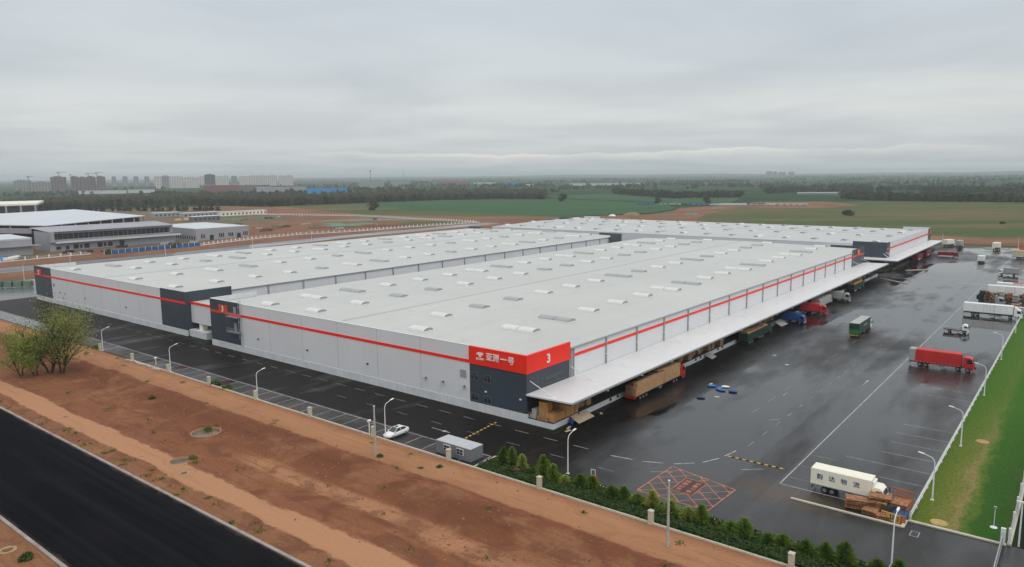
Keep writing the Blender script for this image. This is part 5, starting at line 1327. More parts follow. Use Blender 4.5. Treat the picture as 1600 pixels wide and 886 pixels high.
# ------------------------------------------------------------------ trees and plants
def crown_points(n, cx, rad, h0, h1, lobes=14, flat=1.0):
    "leaf positions in uneven lobes"
    c = []
    for _ in range(lobes):
        z = rng.uniform(h0, h1); f = 1 - abs((z - h0) / (h1 - h0) - .45) * 1.05
        a = rng.uniform(0, 6.283); rr_ = rad * f * rng.uniform(.2, .85)
        c.append((rr_ * math.cos(a), rr_ * math.sin(a), z, rad * rng.uniform(.28, .52)))
    c = np.array(c); k = rng.integers(0, lobes, n)
    d = rng.normal(size=(n, 3)); d /= np.linalg.norm(d, axis=1)[:, None]
    r0 = rng.uniform(.35, 1.0, n) ** .5
    P = c[k, :3] + d * (c[k, 3] * r0)[:, None] * np.array([1, 1, .85])
    P[:, 2] = np.maximum(P[:, 2], h0 * .55)
    return P
TREES = []
for v in range(6):
    rad = [4.6, 5.4, 4.0, 5.0, 4.4, 5.8][v]; H = [14, 15.5, 15, 13, 16.5, 14.5][v]
    P = crown_points(760, 0, rad * 1.1, H * .12, H * .94, 18)
    cm = quads_mesh('crown', leaf_quads(P, 1.35), ['leaf_wood'])
    tm = MB().tube([(0, 0, -.9), (.1, 0, H * .3), (0, .1, H * .7)], [.32, .24, .08], 6)
    for k in range(4):
        a = k * 1.6 + v; tm.tube([(0, 0, H * (.25 + .1 * k)), (math.cos(a) * rad * .5, math.sin(a) * rad * .5, H * (.5 + .08 * k))], [.13, .05], 5)
    me = bpy.data.meshes.new('trunk'); me.from_pydata(tm.v, [], tm.f); me.materials.append(M['bark'])
    TREES.append((cm, me, P, H))
def tree(x, y, s, label, group=None, v=None, z=-.3, sz=None):
    v = rng.integers(0, 6) if v is None else v
    t = thing('tree', label, 'tree', (x, y, z), float(rng.uniform(0, 6.28)), group)
    t.scale = (s * 1.35, s * 1.35, (sz or s * .86))
    link('trunk', TREES[v][1], t); link('crown', TREES[v][0], t)
    return t
def along(line, n, depth, jit):
    line = [Vector(p) for p in line]; L_ = [0]
    for a, b in zip(line, line[1:]): L_.append(L_[-1] + (b - a).length)
    out = []
    for k in range(n):
        s = (k + rng.uniform(.2, .8)) / n * L_[-1]
        i = max(j for j in range(len(line) - 1) if L_[j] <= s)
        p = line[i].lerp(line[i + 1], (s - L_[i]) / (L_[i + 1] - L_[i])); d = (p - Vector((CAM.x, CAM.y))).normalized()
        p = p + d * (depth + rng.uniform(-jit, jit)); out.append(p)
    return out
LEFT_EDGE = [(150, 1010), (276, 1016), (390, 1110), (531, 1090), (545, 925), (686, 893), (775, 900), (861, 860), (930, 850), (982, 820), (985, 700)]
BUSH_EDGE = [(318, 1000), (352, 985), (398, 930), (425, 880), (440, 850)]
for p in along(BUSH_EDGE, 22, 0, 9): tree(p.x, p.y, float(rng.uniform(.45, .7)), 'low grey green bush before the wood behind the steel hall', 'bushes before the left wood', z=-1.5)
RIGHT_EDGE = [(1228, 262), (1170, 190), (1142, 150), (1148, 88), (1160, 4), (1140, -60), (1120, -130)]
for p in along(LEFT_EDGE, 100, 4, 6): tree(p.x, p.y, float(rng.uniform(.75, 1.05)), 'dark green tree on the near edge of the wood behind the building site', 'trees along the near wood edge')
for p in along(RIGHT_EDGE, 70, 3, 5): tree(p.x, p.y, float(rng.uniform(.75, .95)), 'dark green tree in the long row across the fields at right', 'trees in the row across the right fields')
MID = [(1340, 770), (1230, 640), (1130, 520), (1190, 470), (1265, 450)]
for p in along(MID, 40, 0, 18): tree(p.x, p.y, float(rng.uniform(.7, 1.1)), 'dark tree in the loose grove beyond the green crop field', 'trees of the grove beyond the crop field')
for x, y, s, lb in [(555, 674.8, .95, 'lone small dark tree at the near edge of the crop field'), (930.9, 629.8, 1.0, 'lone round tree at the far end of the crop field'),
                (924.3, 450.4, .75, 'lone round tree above the blue sheeting beyond the crop field'), (955.8, 383.7, .8, 'lone round tree beside the dark stock yard'),
                (719.5, 126.0, .78, 'lone broad bush in the middle of the right meadow'), (650.6, -15.1, .38, 'small lone bush at the right end of the meadow'),
                (1560, 275, 1.25, 'tall lone tree rising above the right tree row'), (1575, 262, .8, 'smaller tree right of the tall lone tree'), (1900, 640, 1.2, 'lone far tree left of the right tree row'), (1870, 610, 1.0, 'lone far tree right of its taller neighbour')]:
    tree(x, y, s * (1.15 if 'bush' in lb else 1), lb, v=5 if s > .6 else 3, sz=s * (.62 if 'bush' in lb else .85), z=-1.6 if 'bush' in lb else -.6)

def mass(name, pts, nl, leaf, smin, smax, label):
    Q = []
    for (x, y, s) in pts:
        P = TREES[rng.integers(0, 6)][2]; P = P[rng.integers(0, len(P), nl)] * np.array([s * 1.5, s * 1.5, s * .86])
        a = rng.uniform(0, 6.28); c, s_ = math.cos(a), math.sin(a)
        P = np.stack([P[:, 0] * c - P[:, 1] * s_ + x, P[:, 0] * s_ + P[:, 1] * c + y, P[:, 2] - .6], 1)
        Q.append(leaf_quads(P, leaf))
    o = link(name, quads_mesh(name, np.concatenate(Q), ['leaf_wood']))
    tag(o, label, 'woodland', kind='stuff')
pts = []
for dpt in range(18, 420, 11):
    for p in along(LEFT_EDGE, 70, dpt, 7): pts.append((p.x, p.y, rng.uniform(.7, 1.05)))
mass('woodland', pts, 95, 2.3, 0, 0, 'dark wood filling the ground behind the left building site')
pts = []
for dpt in range(14, 80, 9):
    for p in along(RIGHT_EDGE, 70, dpt, 6): pts.append((p.x, p.y, rng.uniform(.65, .95)))
for p in along([(1445, 470), (1620, 440), (1648, 352), (1600, 300)], 90, 30, 26): pts.append((p.x, p.y, rng.uniform(.8, 1.2)))
for p in along([(1560, 200), (1640, 120), (1660, 0), (1600, -120)], 160, 30, 30): pts.append((p.x, p.y, rng.uniform(.8, 1.2)))
for p in along(MID, 150, 40, 50): pts.append((p.x, p.y, rng.uniform(.7, 1.1)))
mass('woodland', pts, 60, 2.4, 0, 0, 'rows of trees massed behind the right field edge')
pts = []
for band in range(150):
    px = rng.uniform(-80, 1680); d = math.exp(rng.uniform(math.log(1900), math.log(9000)))
    if px < 480 and d > 2600 and rng.uniform() < .6: continue
    n = int(rng.uniform(6, 40)); w = rng.uniform(40, 330) * (d / 3500)
    for k in range(n):
        p = afar(px, d + rng.uniform(-25, 25), rng.uniform(-w, w)); pts.append((p.x, p.y, rng.uniform(.5, .95)))
mass('woodland', pts, 26, 4.2, 0, 0, 'thin tree belts scattered over the distant plain')

# leafy clump on the verge
def grow(mb, tips, p, d, ln, r, lvl, rs, spread):
    n = 4; pts = [p]; q = p.copy(); dd = d.copy()
    for k in range(n):
        dd = (dd + Vector((rs.uniform(-.16, .16), rs.uniform(-.16, .16), rs.uniform(.0, .12)))).normalized(); q = q + dd * ln / n; pts.append(q.copy())
    mb.tube(pts, [r * (1 - .12 * k) for k in range(n + 1)], 7 if lvl > 1 else 5)
    if lvl <= 2: tips += [(pp.copy(), lvl) for pp in pts[1:]]
    if lvl == 0: return
    m_ = 5 if lvl == 3 else 4
    for k in range(m_):
        a = rs.uniform(0, 6.28); t = pts[rs.randint(2, n)] if lvl < 3 else pts[min(n, 1 + k % 4)]
        side = Vector((math.cos(a), math.sin(a), rs.uniform(.1, .7))).normalized()
        grow(mb, tips, t.copy(), (dd * (1 - spread) + side * spread).normalized(), ln * rs.uniform(.52, .74), r * .48, lvl - 1, rs, spread)
def leafy(x, y, h, seed, label, mat_='leaf_spring', nleaf=11, sig=.55, size=.34, spread=.5, lean=(0, 0), stems=3):
    rs = random.Random(seed); t = thing('tree', label, 'tree', (x, y, -.1), 0, 'leafy trees on the red verge')
    mb = MB(); tips = []
    for k in range(stems):
        a = 6.283 * k / stems + rs.uniform(0, 1); q = rs.uniform(.12, .34)
        grow(mb, tips, Vector((.35 * math.cos(a), .35 * math.sin(a), -.3)), Vector((lean[0] + q * math.cos(a), lean[1] + q * math.sin(a), 1)).normalized(), h * rs.uniform(.40, .52), .19 * h / 14, 3, rs, spread)
    mb.build('trunk', 'bark', t)
    P = np.array([list(p) for p, l in tips for _ in range(nleaf)], dtype=float)
    P = P + rng.normal(size=P.shape) * sig; P = P[P[:, 2] > h * .10]
    link('crown', quads_mesh('crown', leaf_quads(P, size), [mat_]), t)
leafy(-36.9, 108.6, 18.0, 4, 'tallest multi-stemmed leafy tree at the right of the verge clump', nleaf=4, sig=1.0, size=.27, spread=.55, lean=(.10, -.16))
leafy(-38.4, 111.0, 18.5, 9, 'tall thin leafy tree in the middle of the verge clump', nleaf=3, sig=1.05, size=.26, spread=.5, lean=(.03, .10), stems=3)
leafy(-41.3, 111.4, 11.5, 6, 'lower bushy bright green tree at the front of the verge clump', 'leaf_conifer', 6, .65, .27, lean=(-.05, .12), stems=2)
leafy(-43.6, 113.8, 12.0, 12, 'sparse leaning tree at the left end of the verge clump', nleaf=3, sig=.8, size=.26, lean=(.04, .24), stems=2)

# conifer hedge
def conifer_mesh(seed, H, rad):
    rs = np.random.default_rng(seed); n = 1500
    z = rs.uniform(.0, 1, n) ** 1.35; tier = .70 + .30 * np.abs(np.sin(z * 15 + seed)); rmax = rad * np.minimum(1, (1 - z) ** .62 * 1.05) * (.72 + .28 * np.minimum(1, z * 5)) * tier + .05
    a = rs.uniform(0, 6.28, n); r0 = rmax * rs.uniform(.25, 1.12, n) * (1 + .18 * np.sin(a * 3 + z * 9 + seed))
    P = np.stack([np.cos(a) * r0, np.sin(a) * r0, z * H], 1)
    o = np.stack([np.cos(a), np.sin(a), rs.uniform(.1, .9, n)], 1); o /= np.linalg.norm(o, axis=1)[:, None]
    b = np.cross(o, rs.normal(size=(n, 3))); b /= np.linalg.norm(b, axis=1)[:, None]
    s = rs.uniform(.10, .26, n)[:, None]
    return quads_mesh('crown', np.stack([P - o * s - b * s * .35, P - o * s + b * s * .35, P + o * s + b * s * .15, P + o * s - b * s * .15], 1), ['leaf_conifer'])
CON = [conifer_mesh(k, h, r0) for k, (h, r0) in enumerate([(3.7, 1.15), (2.9, 1.0), (2.3, 1.2), (3.0, 1.25), (1.9, 1.05)])]
tkm = MB().tube([(0, 0, -.1), (0, 0, 2.2)], [.07, .02], 6); TK = bpy.data.meshes.new('trunk'); TK.from_pydata(tkm.v, [], tkm.f); TK.materials.append(M['bark'])
for i in range(26):
    y = -8.2 - 2.45 * i + rs.uniform(-.75, .75); k = 0 if i in (0, 1, 3) else rs.randint(0, 4); s = rs.uniform(.85, 1.08)
    t = thing('conifer', f'{ORD[i]} young conifer from the left in the hedge row behind the wire fence', 'conifer', (-17.4 + rs.uniform(-.4, .4), y, .0), rs.uniform(0, 6), 'young conifers in the front hedge')
    t.scale = (s * rs.uniform(.95, 1.3), s * rs.uniform(.95, 1.3), s * (rs.uniform(.78, .9) if i < 5 else rs.uniform(.55, .9))); t.rotation_euler.x = rs.uniform(-.07, .07); link('trunk', TK, t); link('crown', CON[k], t)
# low undergrowth below the hedge (too fine to count)
P = np.stack([rng.uniform(-21.2, -18.3, 11000), rng.uniform(-110, -6.2, 11000), rng.uniform(.02, .8, 11000) ** 1.3], 1); P[:, 2] *= .7 + .5 * np.sin(P[:, 1] * .9) * np.sin(P[:, 1] * .37 + P[:, 0])
P2 = np.stack([rng.uniform(-18.6, -15.7, 6000), rng.uniform(-110, -6.2, 6000), rng.uniform(.02, .4, 6000)], 1)
tag(link('undergrowth', quads_mesh('undergrowth', leaf_quads(np.concatenate([P, P2]), .38), ['leaf_under'])), 'low dark undergrowth along the conifer hedge', 'undergrowth', kind='stuff')
def bush(x, y, r0, label, z=0.0, n=220):
    d = rng.normal(size=(n, 3)); d /= np.linalg.norm(d, axis=1)[:, None]; Pp = d * rng.uniform(.3, 1, n)[:, None] * r0; Pp[:, 2] = np.abs(Pp[:, 2]) * .8
    tag(link('weed_clump', quads_mesh('weed_clump', leaf_quads(Pp, r0 * .35), ['leaf_weed']), None, (x, y, z)), label, 'weeds', 'green weed clumps on the verge')
for x, y, r0, lb in [(-46.2, 32.6, .75, 'green weed clump beside the middle sized concrete well'), (-34.0, 71.3, .7, 'green weed clump alone on the red earth'), (-20.6, 70.2, 1.1, 'green weeds at the fence left of the middle bay lamp'),
                  (-20.8, 65.0, 1.2, 'green weeds at the fence nearest the middle bay lamp'), (-37.2, 43.9, .7, 'green plants growing inside the large round well'), (-24.6, -1.6, .5, 'small weeds before the grey site cabin'),
                  (-27.2, 9.2, .55, 'weeds at the foot of the grey utility pole'), (-76.0, 27.0, .9, 'weeds beside the dark road in the lower left corner'), (-74.8, 18.5, .9, 'weed patch beyond the road kerb at lower left'), (-20.9, 128.5, 1.1, 'weeds under the right side of the leafy trees')]:
    bush(x, y, r0, lb)
def scatter(name, n, xr, yr, s0, s1, mat_, label, cat, keep=None):
    X = rng.uniform(*xr, n); Y = yr[0] + (yr[1] - yr[0]) * rng.uniform(0, 1, n) ** 1.3; Z = vheight(X, Y)
    V_, F_ = [], []
    for x, y, z in zip(X, Y, Z):
        if keep is not None and not keep(x, y): continue
        s_ = s0 + (s1 - s0) * rng.uniform() ** 3; o = len(V_); k = 5
        for j in range(k):
            a = 6.283 * j / k + rng.uniform(-.3, .3); V_.append((x + s_ * math.cos(a) * rng.uniform(.7, 1.2), y + s_ * math.sin(a) * rng.uniform(.7, 1.2), z - .04))
        V_.append((x + s_ * rng.uniform(-.3, .3), y + s_ * rng.uniform(-.3, .3), z + s_ * rng.uniform(.4, .9)))
        F_ += [(o + j, o + (j + 1) % k, o + k) for j in range(k)]
    mb = MB(); mb.v = V_; mb.f = F_; mb.m = [0] * len(F_)
    tag(mb.build(name, mat_), label, cat, kind='stuff')
rough_ground = lambda x, y: (-47.2 < x < -28.8) or x < -52.2 or rng.uniform() < .06
scatter('clods', 6000, (-55, -22), (-70, 170), .06, .34, 'clod', 'loose clods of red earth over the verge', 'clods', rough_ground)
scatter('stones', 500, (-55, -22), (-70, 140), .05, .16, 'well_rim', 'small pale stones scattered over the verge', 'stones', rough_ground)
Wp = []
for k in range(110):
    x = rng.uniform(-55, -22.5); y = -60 + 200 * rng.uniform() ** 1.2
    if -51.5 < x < -47.5: continue
    if rng.uniform() < .5: x = -54.8 + rng.uniform() * 2.4
    m_ = rng.integers(6, 26); q = rng.normal(size=(m_, 2)) * rng.uniform(.15, .6); z0 = vheight(np.array([x]), np.array([y]))[0]
    Wp.append(np.stack([x + q[:, 0], y + q[:, 1], z0 + rng.uniform(.02, .22, m_)], 1))
tag(link('weeds', quads_mesh('weeds', leaf_quads(np.concatenate(Wp), .22), ['leaf_weed'])), 'thin weeds growing over the red verge', 'weeds', kind='stuff')
# ------------------------------------------------------------------ the building site on the left
def shed(name, label, x0, x1, y0, y1, h, wall='site_wall', roof='site_roof', over=.8, cat='building', slope=.6):
    t = thing(name, label, cat, (0, 0, -.2))
    MB().box(x0, x1, y0, y1, 0, h).build('wall', wall, t)
    MB().add([(x0 - over, y0 - over, h + .01), (x1 + over, y0 - over, h + .01), (x1 + over, y1 + over, h + .01), (x0 - over, y1 + over, h + .01), (x0 - over, y0 - over, h + .4), (x1 + over, y0 - over, h + .4), (x1 + over, y1 + over, h + .4 + slope), (x0 - over, y1 + over, h + .4 + slope)],
             [(3, 2, 1, 0), (4, 5, 6, 7), (0, 1, 5, 4), (1, 2, 6, 5), (2, 3, 7, 6), (3, 0, 4, 7)]).build('roof', roof, t)
    return t
def openings(t, items, Y=None, X=None, mat_='site_dark', name='window', d=.12):
    for a0, a1, z0, z1 in items:
        if Y is not None: MB().box(a0, a1, Y - d, Y - .003, z0, z1).build(name, mat_, t)
        else: MB().box(X - d, X - .003, a0, a1, z0, z1).build(name, mat_, t)
lw = shed('low_building', 'low white hall with rows of slit windows and two dark doors on the left site', 171, 213, 426, 490, 8.3, roof='site_roof', over=.0, slope=.3)
openings(lw, [(174.6, 175.6, 1.6, 4.4), (176.4, 177.4, 1.6, 4.4), (188.6, 189.5, 1.6, 4.4), (190.1, 191.0, 1.6, 4.4), (191.6, 192.5, 1.6, 4.4), (196.0, 196.9, 1.6, 4.4), (197.5, 198.4, 1.6, 4.4), (199.0, 199.9, 1.6, 4.4), (208.2, 209, 1.6, 4.4), (209.6, 210.4, 1.6, 4.4), (211, 211.8, 1.6, 4.4)], Y=426)
openings(lw, [(181.2, 184.2, 0, 3.6), (203.0, 206.0, 0, 3.6)], Y=426, name='door')
openings(lw, [(428 + 3.2 * k, 429.4 + 3.2 * k, .8, 3.2) for k in range(17)], X=171)
lg = thing('long_building', 'long grey unfinished hall with open window band on the left site', 'building', (0, 0, -.2))
MB().box(78, 158, 431, 455, 0, 5.6).box(78, 80.5, 429.5, 455, 5.601, 12.0).box(80.51, 158, 434.2, 455, 5.601, 7.0).box(80.51, 158, 433.5, 455, 10.6, 12.0).box(156, 158, 433.5, 455, 7.0, 10.59).build('wall', 'site_wall', lg)
MB().box(80.51, 155.9, 436.5, 454, 7.0, 10.59).build('window_band', 'site_dark', lg)
mb = MB()
for x in np.arange(81.5, 156, 3.1): mb.box(x - .12, x + .12, 435.9, 436.45, 7.01, 10.58)
for z in (8.2, 9.4): mb.box(80.6, 155.9, 435.7, 435.88, z, z + .12)
mb.build('mullion', 'site_wall', lg)
MB().box(80.6, 161, 428.0, 430.9, 5.0, 5.95).build('ledge', 'site_roof', lg)
MB().add([(78, 431, 12.02), (158, 431, 12.02), (160, 462, 13.6), (78, 462, 13.6), (78, 431, 12.25), (158, 431, 12.25), (160, 462, 13.85), (78, 462, 13.85)], [(3, 2, 1, 0), (4, 5, 6, 7), (0, 1, 5, 4), (1, 2, 6, 5), (2, 3, 7, 6), (3, 0, 4, 7)]).build('roof', 'site_wall', lg)
openings(lg, [(81.5, 84.2, 1, 2.8), (87, 89, .8, 3), (91.5, 94.5, .8, 3.6), (95.5, 96.6, 1, 3.2), (98, 101, .8, 3.6), (106, 109, .8, 3.6), (110, 111.4, 1, 3.4), (112.6, 115.4, .8, 3.6), (120, 123, .8, 4)], Y=431)
bs = thing('steel_hall', 'wide white flat roof on open steel columns behind the long grey hall', 'building', (0, 0, -.2))
MB().add([(93, 476, 13.4), (190, 540, 13.6), (206, 720, 14.2), (20, 640, 14.2), (93, 476, 13.9), (190, 540, 14.1), (206, 720, 14.7), (20, 640, 14.7)], [(3, 2, 1, 0), (4, 5, 6, 7), (0, 1, 5, 4), (1, 2, 6, 5), (2, 3, 7, 6), (3, 0, 4, 7)]).build('roof', 'site_roof', bs)
for k in range(9):
    p = Vector((94, 477.5)).lerp(Vector((189, 540.5)), k / 8); MB().box(p.x - .45, p.x + .45, p.y - .45, p.y + .45, 0, 13.38).build('column', 'site_wall', bs)
for k in range(1, 7):
    p = Vector((93, 478)).lerp(Vector((22, 638)), k / 6); MB().box(p.x - .45, p.x + .45, p.y - .45, p.y + .45, 0, 13.38).build('column', 'site_wall', bs)
MB().prism([(98, 484), (186, 542), (200, 700), (30, 630)], 0, 12.6).build('inner_wall', 'site_dark', bs)
MB().obox((56, 552, 10.3), (150, .5, 3.4), math.atan2(160, -71)).build('side_wall', 'site_wall', bs)
gl = shed('low_building', 'grey hall with flat canopy at the left border of the picture', 10, 66, 424, 462, 9.6, over=.2)
MB().box(8, 70, 421.5, 423.9, 5.2, 5.8).build('canopy', 'site_wall', gl)
MB().box(10.1, 66, 423.9, 424, 9.0, 9.6).build('fascia', 'site_roof', gl)
fs_ = thing('steel_hall', 'far steel hall with dark open bays at the left border', 'building', (0, 0, -.2))
MB().add([(196, 985, 12.0), (262, 975, 12.0), (300, 1060, 12.6), (200, 1080, 12.6), (196, 985, 14.2), (262, 975, 14.2), (300, 1060, 15.5), (200, 1080, 15.5)], [(3, 2, 1, 0), (4, 5, 6, 7), (0, 1, 5, 4), (1, 2, 6, 5), (2, 3, 7, 6), (3, 0, 4, 7)]).build('roof', 'cream_paint', fs_)
MB().prism([(200, 990), (260, 980), (294, 1055), (204, 1070)], 0, 11.9).build('inner_wall', 'site_dark', fs_)
for k in range(5): MB().box(197 + 15.5 * k, 199 + 15.5 * k, 984 - 2 * k, 985.5 - 2 * k, 0, 12).build('column', 'site_wall', fs_)
ls = shed('low_building', 'dark green flat roofed block rising between the second and the far roof', 247.6, 264, 224, 240, 8.4, 'slate_panel', 'trim_grey', .2)

for i, (x, y, w, d_, mt_, lb) in enumerate([(322, 770, 30, 8, 'site_wall', 'white roofed site cabin row left of the pale cabin block'), (345, 735, 44, 9, 'site_wall', 'wide white site cabin block behind the low white hall'),
        (392, 722, 60, 7, 'cream_paint', 'long pale cabin row with dark windows at the end of the site'), (306, 655, 30, 8, 'cabin_wall', 'white roofed shelter just behind the low white hall')]):
    t = shed('site_cabin', lb, x - w / 2, x + w / 2, y - d_ / 2, y + d_ / 2, 4.6, mt_, 'site_roof', .4, 'cabin', .2)
    openings(t, [(x - w / 2 + 2 + 5 * k, x - w / 2 + 4 + 5 * k, 1.2, 3.2) for k in range(int(w / 5))], Y=y - d_ / 2)
for i, (x, y, w, mt_, lb) in enumerate([(330, 640, 26, 'net_green', 'green net heap behind the low white hall'), (372, 640, 30, 'net_green', 'long pale green net heap right of the low white hall'), (300, 690, 16, 'ochre_cover', 'yellow spoil heap behind the low white hall')]):
    mb = MB(); n = 24
    for k in range(14):
        cx = rng.uniform(-w / 2, w / 2); cy = rng.uniform(-4, 4); r0 = rng.uniform(2, 4); h = rng.uniform(1, 2.4)
        mb.add([(cx + r0 * math.cos(q * .785), cy + r0 * .8 * math.sin(q * .785), 0) for q in range(8)] + [(cx + r0 * .5 * math.cos(q * .785), cy + r0 * .4 * math.sin(q * .785), h) for q in range(8)],
               [(q, (q + 1) % 8, 8 + (q + 1) % 8, 8 + q) for q in range(8)] + [tuple(range(8, 16))])
    tag(mb.build('net_heap', mt_, loc=(x, y, -.2)), lb, 'heap')
t = thing('tarp_heap', 'heap under blue and white sheets by the left white fence', 'heap', (36, 400, -.2))
for k in range(9):
    MB().obox((rng.uniform(-14, 20), rng.uniform(-2, 3), .8), (rng.uniform(4, 7), 3, rng.uniform(1, 2.2)), rng.uniform(-.3, .3), 0, rng.uniform(-.15, .15)).build('sheet', ['sheet_blue', 'net_green', 'white_paint'][k % 3], t, bevel=.3)
t = thing('goods_rack', 'long rack of pale green wrapped goods on the apron at the left border', 'rack', (6, 276, 0), R(-40))
for k in range(5): MB().box(-9 + 3.7 * k, -6 + 3.7 * k, -1.5, 1.5, .3, 2.6).build('bundle', 'net_green', t, bevel=.2)
mb = MB()
for k in range(6): mb.box(-9.3 + 3.7 * k, -9.15 + 3.7 * k, -1.8, -1.65, 0, 3)
mb.box(-9.3, 9.4, -1.8, -1.7, 2.9, 3.0).build('frame', 'dark_steel', t)

rs = random.Random(77)
for k in range(34):
    if k < 14: x = rs.uniform(215, 300); y = rs.uniform(455, 560)
    elif k < 26: x = rs.uniform(250, 420); y = rs.uniform(420, 640)
    else: x = rs.uniform(72, 170); y = rs.uniform(398, 424)
    mt_ = rs.choice(['silver_tarp', 'timber', 'concrete', 'net_green', 'site_wall', 'dark_steel', 'spoil']); mb = MB()
    for q in range(rs.randint(3, 7)): mb.obox((rs.uniform(-3, 3), rs.uniform(-2, 2), rs.uniform(.4, .9)), (rs.uniform(1, 4.5), rs.uniform(.8, 2), rs.uniform(.8, 1.8)), rs.uniform(0, 3))
    tag(mb.build('material_pile', mt_, loc=(x, y, -.2)), 'small pile of building materials lying on the bare construction site', 'pile', 'piles of building materials')
# blue hoarding
hd = thing('hoarding', 'blue corrugated hoarding with white posts along the back road', 'fence')
A_, B_ = Vector((88.9, 381.5)), Vector((152, 387))
for k in range(15):
    p = A_.lerp(B_, k / 15); q = A_.lerp(B_, (k + 1) / 15); c = (p + q) / 2
    MB().obox((c.x, c.y, 1.0), ((q - p).length - .12, .12, 2.4), math.atan2((q - p).y, (q - p).x)).build('panel', 'green_dark' if k in (0, 10) else 'hoarding_blue', hd)
    MB().box(p.x - .1, p.x + .1, p.y - .35, p.y - .15, 0, 2.6).build('post', 'white_metal', hd)
# white post fences of the site
def post_fence(line, step, label, h=1.9, w=.28):
    t = thing('post_fence', label, 'fence'); line = [Vector(p) for p in line]; n = 0
    rails = MB()
    for a, b in zip(line, line[1:]):
        L_ = (b - a).length; m_ = max(1, int(L_ / step)); ang = math.atan2((b - a).y, (b - a).x)
        for z in (.35, 1.2): rails.obox(((a.x + b.x) / 2, (a.y + b.y) / 2, z), (L_, .08, .12), ang)
        rails.obox(((a.x + b.x) / 2, (a.y + b.y) / 2, .1), (L_, .3, .3), ang)
        for k in range(m_):
            if n >= 99: break
            p = a.lerp(b, k / m_); MB().box(p.x - w, p.x + w, p.y - w, p.y + w, -.2, h).build('post', 'white_paint', t); n += 1
    rails.build('rail', 'white_metal', t)
post_fence([(10, 386), (37.6, 388.5), (69.3, 392.2), (86, 393)], 5.5, 'white post and rail fence left of the blue hoarding')
post_fence([(152, 388), (204.6, 403.9), (246.5, 407.9), (290.6, 396), (349.4, 393.5), (430, 382)], 4.2, 'white post fence running right from the blue hoarding along the road')
post_fence([(404, 716), (446, 577), (436, 464), (432, 388)], 3.8, 'far white post fence crossing the red earth behind the second roof')

# ------------------------------------------------------------------ stock yard and plant on the far fields
setting('stock_yard', MB().sheet([(880, 380), (960, 360), (1010, 250), (940, 245), (900, 330)], -.06).build('stock_yard', 'back_road'))
for i, (x, y, w, mt_, lb) in enumerate([(855, 432, 20, 'hoarding_blue', 'blue sheeting below a round tree beyond the crop field'), (870, 402, 24, 'site_wall', 'white and blue site cabins beyond the crop field'), (886, 368, 26, 'hoarding_blue', 'blue tent roofs left of the dark stock yard'),
        (930, 300, 20, 'site_dark', 'dark sheds along the stock yard'), (905, 285, 22, 'site_wall', 'white vans and sheds along the stock yard'), (925, 250, 34, 'carton', 'tan heaps at the right end of the stock yard'), (905, 240, 30, 'grey_paint', 'grey blue sheds below the tan heaps')]):
    mb = MB()
    for k in range(5):
        q = (k - 2) / 5 * w * 1.2; mb.obox((q * .35 + rng.uniform(-2, 2), -q, 1.4), (5, w / 5 * .7, rng.uniform(1.4, 2.4)), rng.uniform(-.2, .2))
        mb.obox((q * .35, -q + .3, 1.0), (7.0, w / 5 * .4, 1.2), .1)
    tag(mb.build('site_shed', mt_, loc=(x, y, -.2)), lb, 'shed')
def heap_(x, y, r0, h, mat_, label):
    n = 16; mb = MB(); rings = []
    for j, (f, zf) in enumerate(((1, 0), (.8, .45), (.45, .85), (.15, 1.0))):
        rings.append([(r0 * f * math.cos(2 * math.pi * k / n) * (1 + .25 * math.sin(k * 2.1 + j)), r0 * f * math.sin(2 * math.pi * k / n) * (1 + .2 * math.sin(k * 1.3)), h * zf) for k in range(n)])
    vs = [q for r in rings for q in r]; fs = [(i * n + k, i * n + (k + 1) % n, (i + 1) * n + (k + 1) % n, (i + 1) * n + k) for i in range(3) for k in range(n)] + [tuple(3 * n + k for k in range(n))]
    tag(mb.add(vs, fs).build('spoil_heap', mat_, loc=(x, y, -.3), smooth=True), label, 'heap')
heap_(490, 60, 9, 4.5, 'spoil', 'brown spoil heap just behind the far warehouse roof')
heap_(610, 318, 10, 3.5, 'spoil', 'dark spoil heap on the red earth left of the green net')
heap_(588, 330, 4, 2.0, 'white_paint', 'small white heap on the red earth behind the far roof')
heap_(660, 272, 8, 1.2, 'net_green', 'flat green net heap on the red earth')
heap_(800, 300, 9, 1.6, 'net_green', 'pale green net heap farther out on the red earth')

# ------------------------------------------------------------------ town on the skyline
def tower(px0, px1, ytop, dist, mat_, label, base_y=292, strips=0, crown=True, group='tower blocks on the left skyline'):
    a, b = bearing(px0), bearing(px1); w = (b - a).length * dist
    p = afar((px0 + px1) / 2, dist); hz = 279.5 - 14.2 * ((px0 + px1) / 2) / 1600
    h = 45 + (hz - ytop) / FOC * dist * 1.02
    d = bearing((px0 + px1) / 2); ang = math.atan2(d.y, d.x) - math.pi / 2
    t = thing('tower_block', label, 'tower block', (p.x, p.y, -1), ang, group)
    dep = min(w, 26)
    mb = MB().box(-w / 2, w / 2, -dep / 2, dep / 2, 0, h)
    n = max(2, int(w / 9))
    for k in range(n):
        x = -w / 2 + (k + .5) * w / n
        for z in np.arange(3, h - 3, 6.0): mb.box(x - w / n * .26, x + w / n * .26, -dep / 2 - .25, -dep / 2 - .02, z, z + 3.4, 1)
    mb.build('wall', [mat_, 'tower_grey' if mat_ == 'tower_white' else 'tower_dark'], t)
    if crown: MB().box(-w * .3, w * .2, -dep * .3, dep * .3, h, h + 3.0).build('roof_house', mat_, t)
